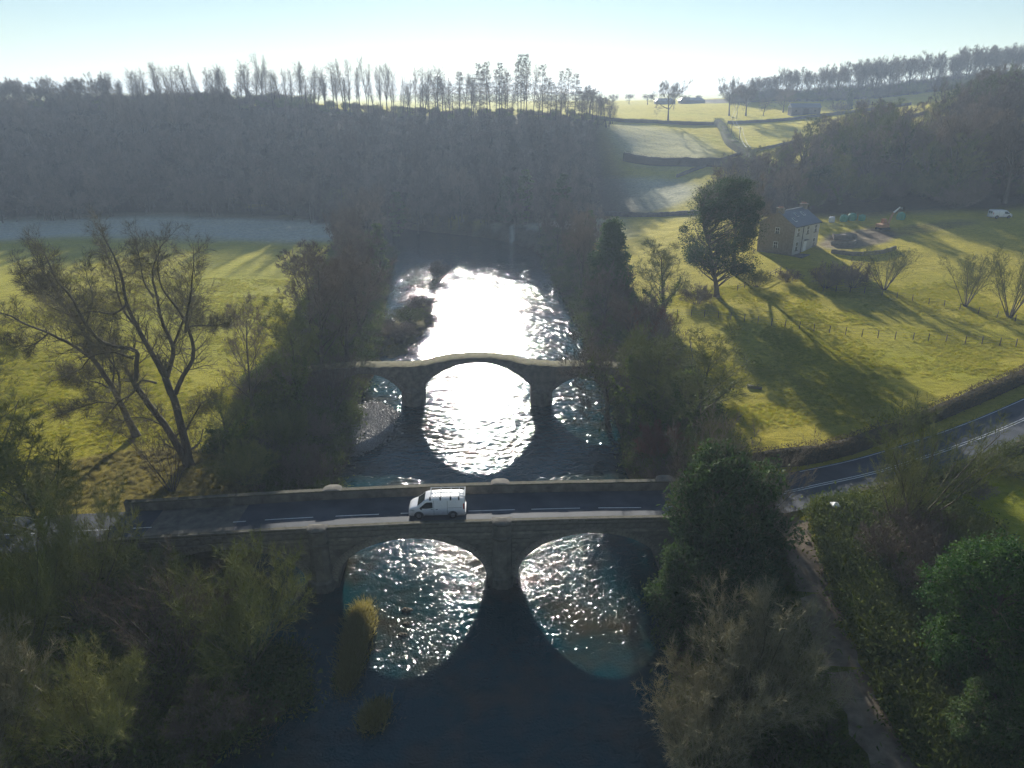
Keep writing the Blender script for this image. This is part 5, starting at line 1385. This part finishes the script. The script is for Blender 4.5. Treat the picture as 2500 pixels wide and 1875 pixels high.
# ------------------------------------------------------------------ vans
def ztop(x): return float(np.interp(x, [-2.5, -2.47, -2.38, -2.15, -1.75, -1.55, -1.05, -.85, -.5, .4, 1.9, 2.36, 2.46, 2.5], [.70, .86, .98, 1.10, 1.22, 1.36, 1.80, 1.89, 1.94, 1.97, 1.96, 1.93, 1.86, 1.70]))
def hwid(x, z):
    w = .97
    if x < -1.5: w *= 1 - .20 * ((-1.5 - x) / 1.0) ** 2.2
    if x > 2.2: w *= 1 - .05 * ((x - 2.2) / .3) ** 2
    if z > 1.08: w *= 1 - .17 * ((z - 1.08) / .88) ** 1.35
    if z < .45: w *= .955 + .045 * (z - .28) / .17
    return w
def make_van(name, loc, rz, label, rack, flip=False):
    r = tag(empty(name, loc, rz), label, 'van')
    xs = [-2.5, -2.47, -2.42, -2.34, -2.2, -2.0, -1.85, -1.75, -1.62, -1.48, -1.3, -1.15, -1.05, -.95, -.8, -.5, -.1, .4, 1.0, 1.5, 1.9, 2.2, 2.36, 2.43, 2.47, 2.5]
    tk = [0, .08, .2, .38, .56, .72, .86, 1.0]
    V = []; F = []; n = 0
    for x in xs:
        zt = ztop(x); half = [(0, .28)]
        for t in tk:
            z = .28 + (zt - .09 - .28) * t; half.append((hwid(x, z), z))
        e = half[-1][0]; half += [(e * .965, zt - .035), (e * .86, zt - .005), (e * .5, zt + .015), (0, zt + .02)]
        sec = [(x, -y, z) for y, z in half] + [(x, y, z) for y, z in reversed(half[1:-1])]
        n = len(sec); V += sec
    for i in range(len(xs) - 1):
        for j in range(n): a = i * n + j; b = i * n + (j + 1) % n; F.append((a, b, b + n, a + n))
    F += [tuple(range(n - 1, -1, -1)), tuple(range((len(xs) - 1) * n, len(xs) * n))]
    body = MB().add(V, F).build('body', M['white_paint'], r, True)
    def patch(nm, f, us, vs_, mat, parent=r):
        V = [f(u, v) for u in us for v in vs_]; k = len(vs_); F = []
        for i in range(len(us) - 1):
            for j in range(k - 1): a = i * k + j; F.append((a, a + 1, a + k + 1, a + k))
        return MB().add(V, F).build(nm, M[mat], parent, True)
    patch('windscreen', lambda x, t: (x - .012, t * hwid(x, ztop(x)) * .84, ztop(x) + .024 - .02 * t * t), [-1.70, -1.55, -1.4, -1.25, -1.1, -1.03], list(np.linspace(-1, 1, 9)), 'glass')
    for sg in (-1, 1):
        def side(x, z, o=.008): return (x, sg * (hwid(x, z) + o), z)
        # cab window
        wp = [(-1.52, 1.10), (-1.30, 1.32), (-1.02, 1.56), (-.86, 1.64), (-.42, 1.66), (-.34, 1.60), (-.34, 1.12), (-.9, 1.07)]
        MB().add([side(*q, .014) for q in wp], [tuple(range(len(wp))) if sg < 0 else tuple(range(len(wp) - 1, -1, -1))]).build('cab_window', M['glass'], r)
        for x0 in (-.24, .95):
            zs = np.linspace(.42, 1.78, 7); patch('door_seam', lambda u, z: side(x0 + u, z, .006), [-.012, .012], list(zs), 'black_plastic')
        patch('slide_rail', lambda x, z: side(x, z, .007), [.98, 1.6, 2.25], [1.10, 1.125], 'black_plastic')
        for x0 in (-.42, .02):
            y = sg * (hwid(x0, .98) + .02); MB().box(x0 - .09, x0 + .09, min(y, y - sg * .03), max(y, y - sg * .03), .96, 1.0).build('door_handle', M['black_plastic'], r)
        hl = patch('headlight', lambda x, z: side(x, min(z, ztop(x) - .06), .012), [-2.44, -2.36, -2.25, -2.1, -1.95], [.80, .88, .97], 'lamp_lens')
        patch('tail_light', lambda x, z: side(x, z, .012), [2.34, 2.40, 2.46], [.95, 1.2, 1.5], 'red_lens')
        patch('sill_trim', lambda x, z: side(x, z, .012), [-1.1, -.3, .5, 1.05], [.30, .36], 'black_plastic')
        mm = MB().box(-1.42, -1.28, sg * .98 if sg > 0 else sg * 1.16, sg * 1.16 if sg > 0 else sg * .98, 1.06, 1.28).build('wing_mirror', M['black_plastic'], r, bevel=.03)
        for xw in (-1.58, 1.42):
            y0 = sg * (hwid(xw, .5) + .004)
            nn = 20; ring = [(xw + .43 * math.cos(a), y0, max(.28, .36 + .43 * math.sin(a))) for a in np.linspace(0, math.pi, nn)]
            MB().add(ring, [tuple(range(nn)) if sg > 0 else tuple(range(nn - 1, -1, -1))]).build('wheel_arch', M['black_plastic'], r)
            t = MB().cyl((xw, sg * .74, .34), (xw, sg * .985, .34), .34, n=24).build('wheel', M['rubber'], r, bevel=.03)
            MB().cyl((xw, sg * .975, .34), (xw, sg * 1.0, .34), .22, .19, n=18).build('rim', M['steel'], t)
    MB().box(-2.515, -2.44, -.55, .55, .40, .62).build('lower_grille', M['black_plastic'], r, bevel=.02)
    MB().box(-2.50, -2.40, -.45, .45, .74, .84).build('upper_grille', M['black_plastic'], r, bevel=.02)
    MB().box(2.46, 2.58, -.88, .88, .36, .60).build('rear_bumper', M['white_paint'], r, bevel=.03)
    MB().box(2.49, 2.515, -.62, -.06, 1.15, 1.68).box(2.49, 2.515, .06, .62, 1.15, 1.68).build('rear_window', M['glass'], r)
    MB().box(2.495, 2.52, -.26, .26, .74, .86).build('number_plate', M['white_frame'], r)
    if rack:
        k = tag(empty('roof_rack'), None); k.parent = r
        for x in (-.55, .35, 1.25, 1.98): 
            MB().cyl((x, -.80, 2.13), (x, .80, 2.13), .035, n=8).build('cross_bar', M['rack_metal'], k)
            for sg in (-1, 1): MB().box(x - .06, x + .06, sg * .80 - .05, sg * .80 + .05, 1.80, 2.13).build('foot', M['black_plastic'], k)
        for sg in (-1, 1): MB().cyl((-.6, sg * .8, 2.16), (2.5, sg * .8, 2.16), .03, n=8).build('side_rail', M['rack_metal'], k)
        MB().cyl((2.5, -.8, 2.16), (2.5, .8, 2.16), .045, n=8).cyl((2.0, -.35, 2.14), (2.5, -.35, 2.16), .03, n=8).cyl((2.0, .35, 2.14), (2.5, .35, 2.16), .03, n=8).build('ladder_roller', M['rack_metal'], k)
        m = MB()
        for q in range(9): m.box(-.3 + q * .26, -.2 + q * .26, -.55, .55, 1.955, 2.005)
        m.build('roof_ribs', M['rack_metal'], r)
    return r
VX = -6.7
make_van('white_van', (VX, 55.1, zroad(VX) + .004), R(BR_ANG), 'white panel van with a roof rack driving over the stone road bridge', True)
make_van('white_van', (116.0, 171.6, gz(116, 171.6) + .02), R(180 + 4), 'white panel van parked below the wood at the far right', False)

# ------------------------------------------------------------------ builders' things by the house
dg = tag(empty('digger', (87.8, 169.8, gz(87.8, 169.8)), .35), 'orange tracked digger with raised boom beside the yard', 'digger')
for sg in (-1, 1):
    MB().prism([(-1.3, .1), (-1.45, .35), (-1.3, .6), (1.3, .6), (1.45, .35), (1.3, .1)], sg * .75 - .22, sg * .75 + .22).build('track', M['rubber'], dg, bevel=.03)
MB().box(-1.5, 1.0, -.95, .95, .68, 1.45).build('engine_house', M['orange'], dg, bevel=.08)
cb = MB().prism([(.0, 1.46), (.0, 2.5), (.85, 2.5), (1.1, 1.9), (1.1, 1.46)], .05, .93).build('cab', M['orange'], dg, bevel=.04)
MB().prism([(.95, 1.6), (.75, 2.4), (.82, 2.42), (1.12, 1.92), (1.12, 1.6)], .12, .86).build('cab_window', M['glass'], cb)
bm_ = MB().prism([(.9, 1.1), (1.5, 3.0), (2.1, 4.0), (2.3, 3.9), (1.85, 2.9), (1.25, 1.0)], -.35, -.08).build('boom', M['orange'], dg)
MB().prism([(2.05, 4.05), (3.9, 5.2), (4.0, 5.05), (2.25, 3.75)], -.32, -.1).build('dipper_arm', M['white_bag'], dg)
MB().prism([(3.85, 5.25), (4.4, 5.1), (4.5, 4.6), (4.0, 4.75)], -.6, .2).build('bucket', M['steel'], dg)
def bulk_bag(x, y, s, mat, label, seed):
    rng = np.random.default_rng(seed); t = tag(empty('bulk_bag', (x, y, gz(x, y)), rng.uniform(0, 3)), label, 'bag', 'bulk bags behind the yard')
    V = []; F = []; prof = [(-.1, .46), (.05, .5), (.4, .55), (.75, .52), (.9, .4), (1.0, .18)]; n = 12
    for z, q in prof:
        for k in range(n):
            a = 2 * math.pi * k / n; e = (abs(math.cos(a)) ** 4 + abs(math.sin(a)) ** 4) ** -.25
            V.append((q * e * math.cos(a) * s * rng.uniform(.94, 1.06), q * e * math.sin(a) * s * rng.uniform(.94, 1.06), z * s * rng.uniform(.95, 1.05)))
    for i in range(len(prof) - 1):
        for k in range(n): F.append((i * n + k, i * n + (k + 1) % n, (i + 1) * n + (k + 1) % n, (i + 1) * n + k))
    F.append(tuple(range((len(prof) - 1) * n, len(prof) * n)))
    MB().add(V, F).build('sack', M[mat], t, True)
    for k in range(4):
        a = math.pi / 4 + k * math.pi / 2; c = Vector((math.cos(a) * .5 * s, math.sin(a) * .5 * s, .8 * s))
        MB().cyl(c, c + Vector((0, 0, .3 * s)), .03, n=5).build('lifting_loop', M[mat], t)
bulk_bag(83.0, 180.2, 1.6, 'green_bag', 'left green bulk bag behind the yard', 1)
bulk_bag(85.2, 180.6, 1.7, 'green_bag', 'middle green bulk bag behind the yard', 2)
bulk_bag(87.2, 179.6, 1.4, 'green_bag', 'right green bulk bag behind the yard', 3)
bulk_bag(80.2, 180.6, 1.3, 'white_bag', 'white bulk bag left of the green ones', 4)
bulk_bag(96.0, 178.0, 1.7, 'green_bag', 'lone green bulk bag right of the digger', 5)

# ------------------------------------------------------------------ haze
def build_haze():
    o = MB().box(-2500, 2500, -130, 3100, -2.5, 96).build('haze', None)
    m = bpy.data.materials.new('haze'); m.use_nodes = True; nt = m.node_tree
    nt.nodes.remove(nt.nodes['Principled BSDF'])
    v = nt.nodes.new('ShaderNodeVolumePrincipled')
    v.inputs['Color'].default_value = (.62, .78, 1.0, 1)
    v.inputs['Density'].default_value = .00038
    v.inputs['Anisotropy'].default_value = .3
    nt.links.new(v.outputs[0], nt.nodes['Material Output'].inputs['Volume'])
    o.data.materials.append(m)
    tag(o, 'thin pale winter haze filling the valley', 'haze', kind='stuff')
build_haze()
